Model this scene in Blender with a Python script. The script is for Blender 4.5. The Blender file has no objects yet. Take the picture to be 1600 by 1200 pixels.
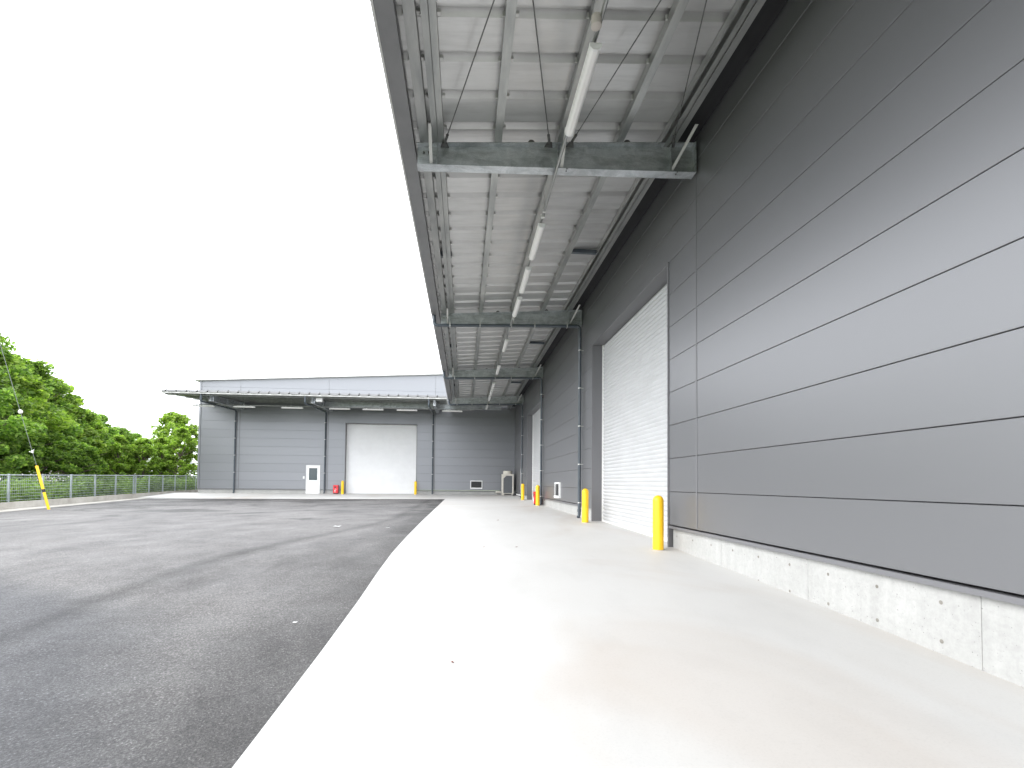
import bpy, math, random
import numpy as np
from mathutils import Matrix, Vector
S = bpy.context.scene
COL = S.collection
R = math.radians
rnd = random.Random(7)

# ---------------------------------------------------------------- camera
H0 = 1.40                      # camera height in world z; measurements below are relative to the camera
def make_camera():
    F, CX, CY = 760.0, 784.0, 732.0
    vp = (725.0, 755.0); hs = 0.0093
    def unproj(u, v): return Vector(((u-CX)/F, (v-CY)/F, 1.0))
    y = unproj(*vp).normalized()
    d = unproj(vp[0]+1000, vp[1]+1000*hs)
    z = y.cross(d).normalized()
    if z.y > 0: z = -z
    x = y.cross(z)
    # rows of the camera axes in world coordinates
    cx = Vector((x.x, y.x, z.x)); cy = Vector((-x.y, -y.y, -z.y)); cz = Vector((-x.z, -y.z, -z.z))
    M = Matrix(((cx.x, cy.x, cz.x, 0), (cx.y, cy.y, cz.y, 0), (cx.z, cy.z, cz.z, H0), (0, 0, 0, 1)))
    cam = bpy.data.cameras.new('camera'); o = bpy.data.objects.new('camera', cam); COL.objects.link(o)
    o.matrix_world = M
    cam.sensor_width = 36; cam.sensor_fit = 'HORIZONTAL'; cam.lens = 36*F/1600
    cam.shift_x = (800-CX)/1600; cam.shift_y = (CY-600)/1600
    cam.clip_start = 0.05; cam.clip_end = 3000
    S.camera = o
make_camera()

# ---------------------------------------------------------------- world, sun, exposure
SUN_EL, SUN_AZ = 38, -112       # azimuth measured from +Y, clockwise positive
w = bpy.data.worlds.new('World'); S.world = w; w.use_nodes = True
nt = w.node_tree; nt.nodes.clear()
out = nt.nodes.new('ShaderNodeOutputWorld'); bg = nt.nodes.new('ShaderNodeBackground')
sky = nt.nodes.new('ShaderNodeTexSky'); sky.sky_type = 'NISHITA'; sky.sun_disc = False
sky.sun_elevation = R(SUN_EL); sky.sun_rotation = R(SUN_AZ); sky.air_density = 1.0; sky.dust_density = 4.0; sky.ozone_density = 1.0
hsv = nt.nodes.new('ShaderNodeHueSaturation'); hsv.inputs['Saturation'].default_value = 0.10
nz = nt.nodes.new('ShaderNodeTexNoise'); nz.inputs['Scale'].default_value = 1.6; nz.inputs['Detail'].default_value = 5
tc = nt.nodes.new('ShaderNodeTexCoord')
rp = nt.nodes.new('ShaderNodeValToRGB')
rp.color_ramp.elements[0].position = 0.3; rp.color_ramp.elements[0].color = (11.0, 11.5, 12.3, 1)
rp.color_ramp.elements[1].position = 0.7; rp.color_ramp.elements[1].color = (15.0, 15.3, 15.8, 1)
mx = nt.nodes.new('ShaderNodeMixRGB'); mx.inputs[0].default_value = 0.8
nt.links.new(tc.outputs['Generated'], nz.inputs['Vector']); nt.links.new(nz.outputs['Fac'], rp.inputs['Fac'])
nt.links.new(sky.outputs[0], hsv.inputs['Color']); nt.links.new(hsv.outputs[0], mx.inputs[1]); nt.links.new(rp.outputs[0], mx.inputs[2])
nt.links.new(mx.outputs[0], bg.inputs['Color']); nt.links.new(bg.outputs[0], out.inputs['Surface'])
bg.inputs['Strength'].default_value = 0.10
sl = bpy.data.lights.new('sun', 'SUN'); sl.energy = 0.55; sl.angle = R(45); sl.color = (1.0, 0.97, 0.92)
so = bpy.data.objects.new('sun', sl); COL.objects.link(so)
az, el = R(SUN_AZ), R(SUN_EL)
sd = Vector((math.sin(az)*math.cos(el), math.cos(az)*math.cos(el), math.sin(el)))
so.rotation_euler = sd.to_track_quat('Z', 'Y').to_euler(); so.location = (-30, -20, 50)
S.view_settings.view_transform = 'Standard'; S.view_settings.look = 'None'; S.view_settings.gamma = 1.0
S.view_settings.exposure = 1.74
S.view_settings.use_curve_mapping = False
S.cycles.max_bounces = 8; S.cycles.diffuse_bounces = 5

# ---------------------------------------------------------------- materials
def mat(name, col, rough=0.5, metal=0.0, spec=0.5):
    m = bpy.data.materials.new(name); m.use_nodes = True
    b = m.node_tree.nodes['Principled BSDF']
    b.inputs['Base Color'].default_value = (*col, 1); b.inputs['Roughness'].default_value = rough
    b.inputs['Metallic'].default_value = metal; b.inputs['Specular IOR Level'].default_value = spec
    return m
def N(m, t, **kw):
    n = m.node_tree.nodes.new(t)
    for k, v in kw.items():
        if k in n.inputs: n.inputs[k].default_value = v
        else: setattr(n, k, v)
    return n
def L(m, a, b): m.node_tree.links.new(a, b)
def coords(m, scale=(1, 1, 1), rot=(0, 0, 0)):
    g = N(m, 'ShaderNodeNewGeometry'); mp = N(m, 'ShaderNodeMapping')
    mp.inputs['Scale'].default_value = scale; mp.inputs['Rotation'].default_value = rot
    L(m, g.outputs['Position'], mp.inputs['Vector']); return mp.outputs['Vector']
def noise(m, scale, detail=4, rough=0.55, vscale=(1, 1, 1), dist=0.0, rot=(0, 0, 0)):
    n = N(m, 'ShaderNodeTexNoise'); n.inputs['Scale'].default_value = scale; n.inputs['Detail'].default_value = detail
    n.inputs['Roughness'].default_value = rough; n.inputs['Distortion'].default_value = dist
    L(m, coords(m, vscale, rot), n.inputs['Vector']); return n.outputs['Fac']
def ramp(m, fac, stops):
    r = N(m, 'ShaderNodeValToRGB'); e = r.color_ramp.elements
    while len(e) < len(stops): e.new(0.5)
    for i, (p, c) in enumerate(stops):
        e[i].position = p; e[i].color = (*c, 1) if len(c) == 3 else c
    L(m, fac, r.inputs['Fac']); return r.outputs['Color']
def g3(v): return (v, v, v)
def mul(m, a, b, fac=1.0, mode='MULTIPLY'):
    x = N(m, 'ShaderNodeMixRGB'); x.blend_type = mode; x.inputs[0].default_value = fac
    L(m, a, x.inputs[1]); L(m, b, x.inputs[2]); return x.outputs[0]
def bump(m, h, strength=0.2, dist=0.01, prev=None):
    b = N(m, 'ShaderNodeBump'); b.inputs['Strength'].default_value = strength; b.inputs['Distance'].default_value = dist
    L(m, h, b.inputs['Height'])
    if prev is not None: L(m, prev, b.inputs['Normal'])
    return b.outputs['Normal']
def P(m): return m.node_tree.nodes['Principled BSDF'].inputs
def textured(name, c0, c1, scale, rough=0.5, metal=0.0, vs=(1, 1, 1), bs=0.0, bscale=60, detail=5, lo=0.35, hi=0.65, spec=0.5):
    m = mat(name, c0, rough, metal, spec)
    L(m, ramp(m, noise(m, scale, detail, 0.6, vs), [(lo, c0), (hi, c1)]), P(m)['Base Color'])
    if bs: L(m, bump(m, noise(m, bscale, 3), bs, 0.004), P(m)['Normal'])
    return m

def make_panel(name, c):
    # factory-coated steel: every panel a touch different, no weathering
    m = mat(name, c, 0.38, 0.45, 0.6)
    g = N(m, 'ShaderNodeNewGeometry')
    c1 = tuple(v*1.03 for v in c); c0 = tuple(v*0.97 for v in c)
    L(m, ramp(m, g.outputs['Random Per Island'], [(0.0, c0), (1.0, c1)]), P(m)['Base Color'])
    return m
M = {}
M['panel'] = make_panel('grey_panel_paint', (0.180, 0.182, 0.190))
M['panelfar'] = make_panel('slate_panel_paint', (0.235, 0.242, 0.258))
M['trim'] = mat('grey_trim_paint', (0.15, 0.15, 0.158), 0.4)
M['gap'] = mat('dark_joint_and_void', (0.012, 0.012, 0.014), 0.8)
def make_galv():
    m = mat('galvanised_steel', (0.4, 0.42, 0.42), 0.42, 0.75)
    a = ramp(m, noise(m, 3.0, 5, 0.7, (1.0, 1.0, 1.0), 1.2), [(0.28, (0.42, 0.45, 0.465)), (0.5, (0.55, 0.58, 0.595)), (0.75, (0.70, 0.72, 0.73))])
    s = ramp(m, noise(m, 2.2, 5, 0.65, (1.0, 1.0, 3.6), 0.8, (0, R(35), R(0))), [(0.38, g3(0.72)), (0.55, g3(1.0))])
    v = N(m, 'ShaderNodeTexVoronoi'); v.inputs['Scale'].default_value = 60
    L(m, coords(m), v.inputs['Vector'])
    sp = ramp(m, v.outputs['Distance'], [(0.0, g3(0.9)), (0.8, g3(1.05))])
    L(m, mul(m, mul(m, a, s), sp), P(m)['Base Color'])
    L(m, ramp(m, noise(m, 6, 4), [(0.3, g3(0.33)), (0.7, g3(0.55))]), P(m)['Roughness'])
    return m
M['galv'] = make_galv()
M['galvlight'] = textured('bright_galvanised_channel', (0.28, 0.29, 0.285), (0.42, 0.425, 0.41), 5, 0.32, 0.75, (1, 0.2, 1))
M['rod'] = textured('dull_zinc_rod', (0.10, 0.10, 0.10), (0.19, 0.19, 0.185), 12, 0.6, 0.4)
def make_deck():
    m = mat('roof_deck_underside', (0.62, 0.62, 0.6), 0.33, 0.6)
    a = ramp(m, noise(m, 1.3, 5, 0.6, (1, 1, 1)), [(0.3, (0.50, 0.50, 0.492)), (0.7, (0.575, 0.575, 0.567))])
    s = ramp(m, noise(m, 2.5, 5, 0.65, (0.35, 3, 1)), [(0.32, g3(0.86)), (0.55, g3(1.0))])
    L(m, mul(m, a, s), P(m)['Base Color'])
    L(m, bump(m, noise(m, 8, 3, 0.5, (0.2, 1, 1)), 0.1, 0.01), P(m)['Normal'])
    return m
M['deck'] = make_deck()
M['gutter'] = textured('grey_gutter_paint', (0.20, 0.20, 0.205), (0.23, 0.23, 0.235), 2, 0.45)
M['white'] = textured('white_paint', (0.74, 0.74, 0.73), (0.80, 0.80, 0.79), 3, 0.4)
M['cream'] = textured('cream_housing_paint', (0.60, 0.57, 0.50), (0.68, 0.65, 0.58), 4, 0.5)
M['whitefar'] = textured('pale_capping', (0.62, 0.62, 0.60), (0.72, 0.72, 0.70), 2, 0.4)
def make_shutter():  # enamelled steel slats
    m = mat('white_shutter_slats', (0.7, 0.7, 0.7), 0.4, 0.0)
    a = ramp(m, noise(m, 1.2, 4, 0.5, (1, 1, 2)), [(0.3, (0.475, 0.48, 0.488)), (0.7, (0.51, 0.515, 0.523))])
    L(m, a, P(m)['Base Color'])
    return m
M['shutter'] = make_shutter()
M['pipe'] = textured('slate_downpipe', (0.055, 0.07, 0.085), (0.075, 0.09, 0.105), 3, 0.3)
M['clamp'] = mat('pale_clamp', (0.6, 0.6, 0.58), 0.4, 0.3)
M['yellow'] = textured('yellow_plastic', (0.86, 0.50, 0.005), (0.93, 0.57, 0.01), 3, 0.38, 0, (1, 1, 1))
M['red'] = textured('red_box_paint', (0.62, 0.02, 0.03), (0.72, 0.03, 0.04), 5, 0.35)
M['black'] = mat('black_rubber', (0.02, 0.02, 0.022), 0.6)
M['diffuser'] = mat('opal_diffuser', (0.82, 0.81, 0.79), 0.3)
M['beigebox'] = mat('beige_plastic', (0.50, 0.46, 0.42), 0.5)
M['mesh'] = textured('vent_mesh', (0.03, 0.03, 0.032), (0.10, 0.10, 0.10), 60, 0.5)
M['acgrille'] = textured('dark_coil_grille', (0.13, 0.145, 0.16), (0.18, 0.19, 0.20), 40, 0.5, 0.2)
M['glass'] = mat('dark_door_glass', (0.03, 0.05, 0.055), 0.08, 0.0, 0.6)
M['fence'] = textured('galvanised_fence', (0.31, 0.35, 0.37), (0.40, 0.44, 0.46), 3, 0.45, 0.3)
M['leafred'] = mat('dry_leaf', (0.20, 0.055, 0.035), 0.8)
M['wire'] = mat('steel_cable', (0.16, 0.17, 0.17), 0.5, 0.5)
M['porcelain'] = mat('white_porcelain', (0.7, 0.68, 0.64), 0.25)

def make_conc(name, c0, c1, form=False):
    m = mat(name, c0, 0.75)
    a = ramp(m, noise(m, 1.6, 8, 0.62), [(0.32, c0), (0.66, c1)])
    b = ramp(m, noise(m, 22, 6, 0.7), [(0.3, g3(0.86)), (0.6, g3(1.0))])
    col = mul(m, a, b)
    if form:
        s = ramp(m, noise(m, 7, 5, 0.6, (1, 1, 0.12)), [(0.35, g3(0.92)), (0.6, g3(1.0))])
        col = mul(m, col, s)
        s2 = ramp(m, noise(m, 55, 2, 0.5), [(0.24, g3(0.45)), (0.31, g3(1.0))])
        col = mul(m, col, s2)
    L(m, col, P(m)['Base Color'])
    L(m, bump(m, noise(m, 90, 4, 0.6), 0.15, 0.004), P(m)['Normal'])
    return m
M['base'] = make_conc('formed_concrete', (0.375, 0.375, 0.362), (0.42, 0.42, 0.407), True)
M['kerb'] = make_conc('kerb_concrete', (0.36, 0.34, 0.30), (0.50, 0.48, 0.44))
def make_slab():
    m = mat('slab_concrete', (0.5, 0.49, 0.46), 0.6)
    a = ramp(m, noise(m, 0.35, 5, 0.5), [(0.3, (0.485, 0.478, 0.462)), (0.6, (0.52, 0.515, 0.502))])
    b = ramp(m, noise(m, 2.5, 6, 0.6, (1, 0.5, 1)), [(0.28, g3(0.955)), (0.5, g3(1.0))])
    c = ramp(m, noise(m, 60, 4, 0.7), [(0.28, g3(0.93)), (0.5, g3(1.0))])
    # faint reddish dust drifted between the middle of the slab and the wall
    big = ramp(m, noise(m, 0.22, 5, 0.6, (1, 0.5, 1), 0.8), [(0.34, (0.90, 0.85, 0.81)), (0.47, g3(1.0))])
    L(m, mul(m, mul(m, mul(m, a, b), c), big), P(m)['Base Color'])
    L(m, bump(m, noise(m, 100, 4, 0.6), 0.2, 0.004), P(m)['Normal'])
    return m
M['slab'] = make_slab()
def make_asphalt():
    m = mat('asphalt', (0.09, 0.09, 0.095), 0.8)
    # paving streaks run along the yard's length (Y), broken by wet-dark patches
    a = ramp(m, noise(m, 0.30, 7, 0.62, (1.0, 0.7, 1), 0.6), [(0.33, (0.084, 0.080, 0.080)), (0.44, (0.130, 0.125, 0.123)), (0.62, (0.178, 0.171, 0.167))])
    b = ramp(m, noise(m, 1.0, 7, 0.68, (1.0, 0.55, 1), 0.6, (0, 0, R(-14))), [(0.32, g3(0.80)), (0.50, g3(1.0)), (0.72, g3(1.10))])
    sp = ramp(m, noise(m, 62, 4, 0.75), [(0.30, g3(0.35)), (0.50, g3(0.95)), (0.72, g3(2.0))])
    sp2 = ramp(m, noise(m, 14, 6, 0.8), [(0.3, g3(0.66)), (0.6, g3(1.08))])
    col = mul(m, mul(m, mul(m, a, b), sp), sp2)
    # darker fresh edge bands beside the slab and the far strip, and a long dark seam
    g = N(m, 'ShaderNodeNewGeometry'); sx = N(m, 'ShaderNodeSeparateXYZ'); L(m, g.outputs['Position'], sx.inputs[0])
    nn = noise(m, 0.8, 5, 0.6)
    def band(comp, k, off, width):
        ma = N(m, 'ShaderNodeMath', operation='MULTIPLY_ADD'); L(m, comp, ma.inputs[0]); ma.inputs[1].default_value = k; ma.inputs[2].default_value = off
        ab = N(m, 'ShaderNodeMath', operation='ABSOLUTE'); L(m, ma.outputs[0], ab.inputs[0])
        ad = N(m, 'ShaderNodeMath', operation='MULTIPLY_ADD'); L(m, nn, ad.inputs[0]); ad.inputs[1].default_value = -width*1.7; L(m, ab.outputs[0], ad.inputs[2])
        mr = N(m, 'ShaderNodeMapRange'); L(m, ad.outputs[0], mr.inputs[0]); mr.inputs[1].default_value = -width; mr.inputs[2].default_value = width
        return mr.outputs[0]
    e1 = ramp(m, band(sx.outputs['X'], 1.0, 1.2, 0.55), [(0.0, g3(0.62)), (1.0, g3(1.0))])
    e2 = ramp(m, band(sx.outputs['Y'], 1.0, -31.0, 1.6), [(0.0, g3(0.50)), (1.0, g3(1.0))])
    # paving seam: straight near the camera's end of the yard, bending towards the slab further on
    mr = N(m, 'ShaderNodeMapRange'); mr.interpolation_type = 'SMOOTHSTEP'; L(m, sx.outputs['Y'], mr.inputs[0])
    for k_, v_ in enumerate((6.0, 16.0, 4.15, 2.15)): mr.inputs[1+k_].default_value = v_
    ad = N(m, 'ShaderNodeMath', operation='ADD'); L(m, sx.outputs['X'], ad.inputs[0]); L(m, mr.outputs[0], ad.inputs[1])
    e3 = ramp(m, band(ad.outputs[0], 1.0, 0.0, 0.15), [(0.0, g3(0.60)), (1.0, g3(1.0))])
    e5 = ramp(m, band(ad.outputs[0], 1.0, -0.42, 0.07), [(0.0, g3(1.14)), (1.0, g3(1.0))])
    # damp corner near left and a darker area at the yard's near end
    dk_ = N(m, 'ShaderNodeMath', operation='MULTIPLY_ADD'); L(m, sx.outputs['Y'], dk_.inputs[0]); dk_.inputs[1].default_value = 0.62; L(m, sx.outputs['X'], dk_.inputs[2])
    n2 = N(m, 'ShaderNodeMath', operation='MULTIPLY_ADD'); L(m, noise(m, 0.9, 5, 0.6), n2.inputs[0]); n2.inputs[1].default_value = 1.6; L(m, dk_.outputs[0], n2.inputs[2])
    yy_ = N(m, 'ShaderNodeMapRange'); L(m, sx.outputs['Y'], yy_.inputs[0])
    for k_, v_ in enumerate((5.5, 11.0, 0.0, 6.0)): yy_.inputs[1+k_].default_value = v_
    n4 = N(m, 'ShaderNodeMath', operation='ADD'); L(m, n2.outputs[0], n4.inputs[0]); L(m, yy_.outputs[0], n4.inputs[1]); n2 = n4
    m2 = N(m, 'ShaderNodeMapRange'); L(m, n2.outputs[0], m2.inputs[0]); m2.inputs[1].default_value = 0.1; m2.inputs[2].default_value = 1.25
    e4 = ramp(m, m2.outputs[0], [(0.0, (0.50, 0.52, 0.57)), (1.0, g3(1.0))])
    fy = N(m, 'ShaderNodeMapRange'); L(m, sx.outputs['Y'], fy.inputs[0])
    for k_, v_ in enumerate((11.0, 29.0, 0.0, 0.165)): fy.inputs[1+k_].default_value = v_
    n3 = N(m, 'ShaderNodeMath', operation='SUBTRACT'); L(m, noise(m, 0.45, 7, 0.62, (0.7, 1.0, 1), 0.6), n3.inputs[0]); L(m, fy.outputs[0], n3.inputs[1])
    e6 = ramp(m, n3.outputs[0], [(0.31, g3(0.50)), (0.36, g3(1.0))])
    col = mul(m, mul(m, mul(m, mul(m, mul(m, mul(m, col, e1), e2), e3), e4), e5), e6)
    vo = N(m, 'ShaderNodeTexVoronoi'); vo.inputs['Scale'].default_value = 46; L(m, coords(m), vo.inputs['Vector'])
    col = mul(m, col, ramp(m, vo.outputs['Distance'], [(0.10, g3(1.9)), (0.22, g3(1.0)), (0.62, g3(0.72))]))
    L(m, col, P(m)['Base Color'])
    L(m, ramp(m, noise(m, 1.5, 5), [(0.3, g3(0.62)), (0.7, g3(0.85))]), P(m)['Roughness'])
    b1 = bump(m, noise(m, 75, 4, 0.7), 0.8, 0.012)
    L(m, b1, P(m)['Normal'])
    return m
M['asphalt'] = make_asphalt()
def make_leaf(name, dark, mid, light):
    m = mat(name, mid, 0.55, 0, 0.3)
    g = N(m, 'ShaderNodeNewGeometry')
    a = ramp(m, g.outputs['Random Per Island'], [(0.0, dark), (0.5, mid), (1.0, light)])
    b = ramp(m, noise(m, 0.55, 3), [(0.35, g3(0.65)), (0.65, g3(1.25))])
    col = mul(m, a, b)
    L(m, col, P(m)['Base Color'])
    tr = N(m, 'ShaderNodeBsdfTranslucent'); L(m, mul(m, col, ramp(m, g.outputs['Random Per Island'], [(0, (1.1, 1.3, 0.5)), (1, (1.3, 1.5, 0.6))])), tr.inputs['Color'])
    ms = N(m, 'ShaderNodeMixShader'); ms.inputs[0].default_value = 0.5
    L(m, m.node_tree.nodes['Principled BSDF'].outputs[0], ms.inputs[1]); L(m, tr.outputs[0], ms.inputs[2])
    L(m, ms.outputs[0], m.node_tree.nodes['Material Output'].inputs['Surface'])
    return m
M['leaf'] = make_leaf('broad_leaves', (0.085, 0.16, 0.035), (0.18, 0.29, 0.065), (0.32, 0.44, 0.11))
M['leaf2'] = make_leaf('fresh_leaves', (0.14, 0.22, 0.04), (0.24, 0.35, 0.07), (0.37, 0.47, 0.11))
M['weed'] = make_leaf('weed_leaves', (0.09, 0.14, 0.035), (0.15, 0.23, 0.055), (0.23, 0.32, 0.09))
M['flower'] = mat('white_flowers', (0.7, 0.66, 0.6), 0.7)
M['bark'] = textured('bark', (0.09, 0.07, 0.05), (0.16, 0.13, 0.10), 8, 0.9, 0, (1, 1, 0.2), 0.5, 30)
M['soil'] = textured('meadow_ground', (0.06, 0.085, 0.03), (0.12, 0.17, 0.05), 0.6, 0.95)
M['whitewall'] = textured('white_render', (0.70, 0.70, 0.69), (0.78, 0.78, 0.77), 0.5, 0.8)
M['roofgrey'] = textured('pale_grey_roof', (0.40, 0.42, 0.45), (0.48, 0.50, 0.53), 1, 0.6)

# ---------------------------------------------------------------- mesh builder
class MB:
    def __init__(s): s.v = []; s.f = []; s.smooth = False
    def add(s, vs, fs):
        b = len(s.v); s.v += [tuple(p) for p in vs]; s.f += [tuple(i+b for i in f) for f in fs]; return s
    def box(s, x0, x1, y0, y1, z0, z1, bev=0.0):
        if x0 > x1: x0, x1 = x1, x0
        if y0 > y1: y0, y1 = y1, y0
        if z0 > z1: z0, z1 = z1, z0
        s.add([(x0, y0, z0), (x1, y0, z0), (x1, y1, z0), (x0, y1, z0), (x0, y0, z1), (x1, y0, z1), (x1, y1, z1), (x0, y1, z1)],
              [(0, 3, 2, 1), (4, 5, 6, 7), (0, 1, 5, 4), (1, 2, 6, 5), (2, 3, 7, 6), (3, 0, 4, 7)]); return s
    def hexa(s, p):   # 8 points, bottom 4 then top 4
        return s.add(p, [(0, 3, 2, 1), (4, 5, 6, 7), (0, 1, 5, 4), (1, 2, 6, 5), (2, 3, 7, 6), (3, 0, 4, 7)])
    def tube(s, pts, r, n=12, r2=None, cap=True):
        pts = [Vector(p) for p in pts]; rings = []
        up = None
        for i, p in enumerate(pts):
            if i == 0: d = pts[1]-pts[0]
            elif i == len(pts)-1: d = pts[-1]-pts[-2]
            else: d = (pts[i+1]-p).normalized()+(p-pts[i-1]).normalized()
            d.normalize()
            if up is None: up = Vector((0, 0, 1)) if abs(d.z) < 0.9 else Vector((1, 0, 0))
            a = d.cross(up)
            if a.length < 1e-4: a = d.cross(Vector((0, 1, 0)))
            a.normalize(); b = a.cross(d).normalized(); up = b
            rr = r if r2 is None else r+(r2-r)*i/(len(pts)-1)
            rings.append([p+(a*math.cos(t)+b*math.sin(t))*rr for t in [2*math.pi*k/n for k in range(n)]])
        base = len(s.v)
        for q in rings: s.v += [tuple(x) for x in q]
        for i in range(len(rings)-1):
            for k in range(n):
                a = base+i*n+k; b = base+i*n+(k+1) % n
                s.f.append((a, b, b+n, a+n))
        if cap:
            s.f.append(tuple(base+k for k in range(n))[::-1]); s.f.append(tuple(base+(len(rings)-1)*n+k for k in range(n)))
        return s
    def lathe(s, prof, n=24, c=(0, 0, 0)):
        base = len(s.v)
        for r, z in prof:
            for k in range(n):
                t = 2*math.pi*k/n; s.v.append((c[0]+r*math.cos(t), c[1]+r*math.sin(t), c[2]+z))
        for i in range(len(prof)-1):
            for k in range(n):
                a = base+i*n+k; b = base+i*n+(k+1) % n
                s.f.append((a, b, b+n, a+n))
        s.f.append(tuple(base+k for k in range(n))[::-1]); s.f.append(tuple(base+(len(prof)-1)*n+k for k in range(n)))
        return s
    def mapped(s, fn):
        s.v = [tuple(fn(*p)) for p in s.v]; return s
BASE = {}
def islands(mb):
    par = list(range(len(mb.v)))
    def find(a):
        while par[a] != a: par[a] = par[par[a]]; a = par[a]
        return a
    for f in mb.f:
        for q in f[1:]: par[find(q)] = find(f[0])
    groups = {}
    for f in mb.f: groups.setdefault(find(f[0]), []).append(f)
    res = []
    for fs in groups.values():
        m = MB(); idx = {}
        for f in fs:
            for q in f:
                if q not in idx: idx[q] = len(m.v); m.v.append(mb.v[q])
            m.f.append(tuple(idx[q] for q in f))
        res.append(m)
    return res
def build_each(mb, name, m, parent=None, **kw):
    """one object for every separate piece"""
    return [build(p, name, m, parent, **kw) for p in islands(mb)]
def build(mb, name, m, parent=None, base=None, smooth=None, bevel=0.0):
    """mb's vertices are in measured (camera-height) coordinates unless base is 'local'."""
    me = bpy.data.meshes.new(name)
    if base == 'local': off = Vector((0, 0, 0))
    else:
        root = parent
        while root is not None and root.parent is not None: root = root.parent
        if root is not None: org = BASE[root.name]
        else: org = Vector(base) if base is not None else Vector((0, 0, 0))
        off = org
    v = [(p[0]-off[0], p[1]-off[1], p[2]-off[2]) for p in mb.v]
    me.from_pydata(v, [], mb.f); me.validate(); me.update()
    import bmesh
    bm = bmesh.new(); bm.from_mesh(me); bmesh.ops.recalc_face_normals(bm, faces=bm.faces)
    if bevel: bmesh.ops.bevel(bm, geom=[e for e in bm.edges if e.is_manifold and e.calc_face_angle(0) > 0.6], offset=bevel, segments=2, affect='EDGES', profile=0.6)
    bm.to_mesh(me); bm.free()
    me.materials.append(m)
    if smooth:
        me.shade_smooth() if hasattr(me, 'shade_smooth') else None
        me.set_sharp_from_angle(angle=R(smooth if smooth > 1 else 40))
    o = bpy.data.objects.new(name, me); COL.objects.link(o)
    if parent is not None: o.parent = parent
    elif base != 'local': o.location = (off[0], off[1], off[2]+H0)
    return o
def thing(name, label, cat, base=(0, 0, 0), group=None, rz=0):
    o = bpy.data.objects.new(name, None); COL.objects.link(o)
    o.empty_display_size = 0.2
    o.location = (base[0], base[1], base[2]+H0); o.rotation_euler = (0, 0, rz)
    BASE[o.name] = Vector(base)
    o['label'] = label; o['category'] = cat
    if group: o['group'] = group
    return o
def tag(o, label, cat, group=None):
    o['label'] = label; o['category'] = cat
    if group: o['group'] = group
    return o
def struct(mb, name, m, **kw):
    o = build(mb, name, m, base=(0, 0, 0), **kw); o['kind'] = 'structure'; return o
def copy_tree(o, loc=None, label=None, rz=None, group=None):
    def cp(a, par):
        c = a.copy(); COL.objects.link(c); c.parent = par
        for ch in list(a.children): cp(ch, c)
        return c
    c = cp(o, None)
    if loc is not None: c.location = (loc[0], loc[1], loc[2]+H0)
    if rz is not None: c.rotation_euler = (0, 0, rz)
    if label: c['label'] = label
    if group: c['group'] = group
    return c

# ---------------------------------------------------------------- ground heights (measured)
def interp(t, tab):
    if t <= tab[0][0]: return tab[0][1]
    for (a, x), (b, y) in zip(tab, tab[1:]):
        if t <= b: return x+(y-x)*(t-a)/(b-a)
    return tab[-1][1]
EDGE = [(-15, -1.60), (2.7, -1.51), (3.2, -1.49), (4.25, -1.45), (5.84, -1.36), (7.0, -1.265), (8.38, -1.185), (10.5, -1.14), (14.4, -1.10), (31.5, -1.03), (36.4, -0.86)]
WALL = [(-15, -1.52), (3.06, -1.37), (4.04, -1.32), (4.95, -1.285), (6.25, -1.23), (8.55, -1.15), (11.5, -1.11), (14.2, -1.085), (21, -1.04), (31, -0.93), (36.4, -0.80)]
LEFT = [(-15, -1.62), (3, -1.50), (21, -1.24), (36, -1.06), (45, -1.0)]
XE, XW, YF, YS = -1.2, 3.8, 36.4, 31.5
def slab_z(x, y):
    if x >= XE:
        t = (x-XE)/(XW-XE); return interp(y, EDGE)*(1-t)+interp(y, WALL)*t
    t = (y-YS)/(YF-YS)
    xx = (XE-x)/18.0
    return (-1.03-0.02*xx)*(1-t)+(-0.83-0.05*xx)*t
def asph_z(x, y):
    t = min(1, max(0, (XE-x)/17.0)); return interp(y, EDGE if y < YS else [(YS, -1.03), (60, -1.03)])*(1-t)+interp(y, LEFT)*t
def fence_x(y): return -18.30-0.165*(y-21.1)

def grid(xs, ys, zf):
    m = MB(); n = len(xs)
    for y in ys:
        for x in xs:
            xx = x(y) if callable(x) else x
            m.v.append((xx, y, zf(xx, y)))
    for j in range(len(ys)-1):
        for i in range(n-1):
            m.f.append((j*n+i, j*n+i+1, (j+1)*n+i+1, (j+1)*n+i))
    return m
def fr(a, b, s):
    n = max(1, int(round((b-a)/s))); return [a+(b-a)*i/n for i in range(n+1)]
# loading slab: the strip under the right canopy with a real 10 cm edge, and the strip before the far wing
ys = fr(-15, 2, 1.0)+fr(2.25, 16, 0.35)+fr(17, 36.4, 1.0)
m = grid(fr(XE, XW+0.5, 0.5), ys, slab_z)
n = len(m.v)
for j in range(len(ys)-1):   # outer edge face
    a = (XE, ys[j], slab_z(XE, ys[j])); b = (XE, ys[j+1], slab_z(XE, ys[j+1]))
    k = len(m.v); m.v += [a, b, (b[0], b[1], b[2]-0.3), (a[0], a[1], a[2]-0.3)]; m.f.append((k, k+1, k+2, k+3))
struct(m, 'concrete_apron', M['slab'], smooth=30)
m = grid(fr(-23.5, XE, 0.8), fr(YS, YF+0.4, 0.7), slab_z)
for a, b in zip(fr(-23.5, XE, 0.8), fr(-23.5, XE, 0.8)[1:]):
    k = len(m.v); m.v += [(a, YS, slab_z(a, YS)), (b, YS, slab_z(b, YS)), (b, YS, slab_z(b, YS)-0.3), (a, YS, slab_z(a, YS)-0.3)]; m.f.append((k, k+1, k+2, k+3))
struct(m, 'concrete_strip', M['slab'], smooth=30)
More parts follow.
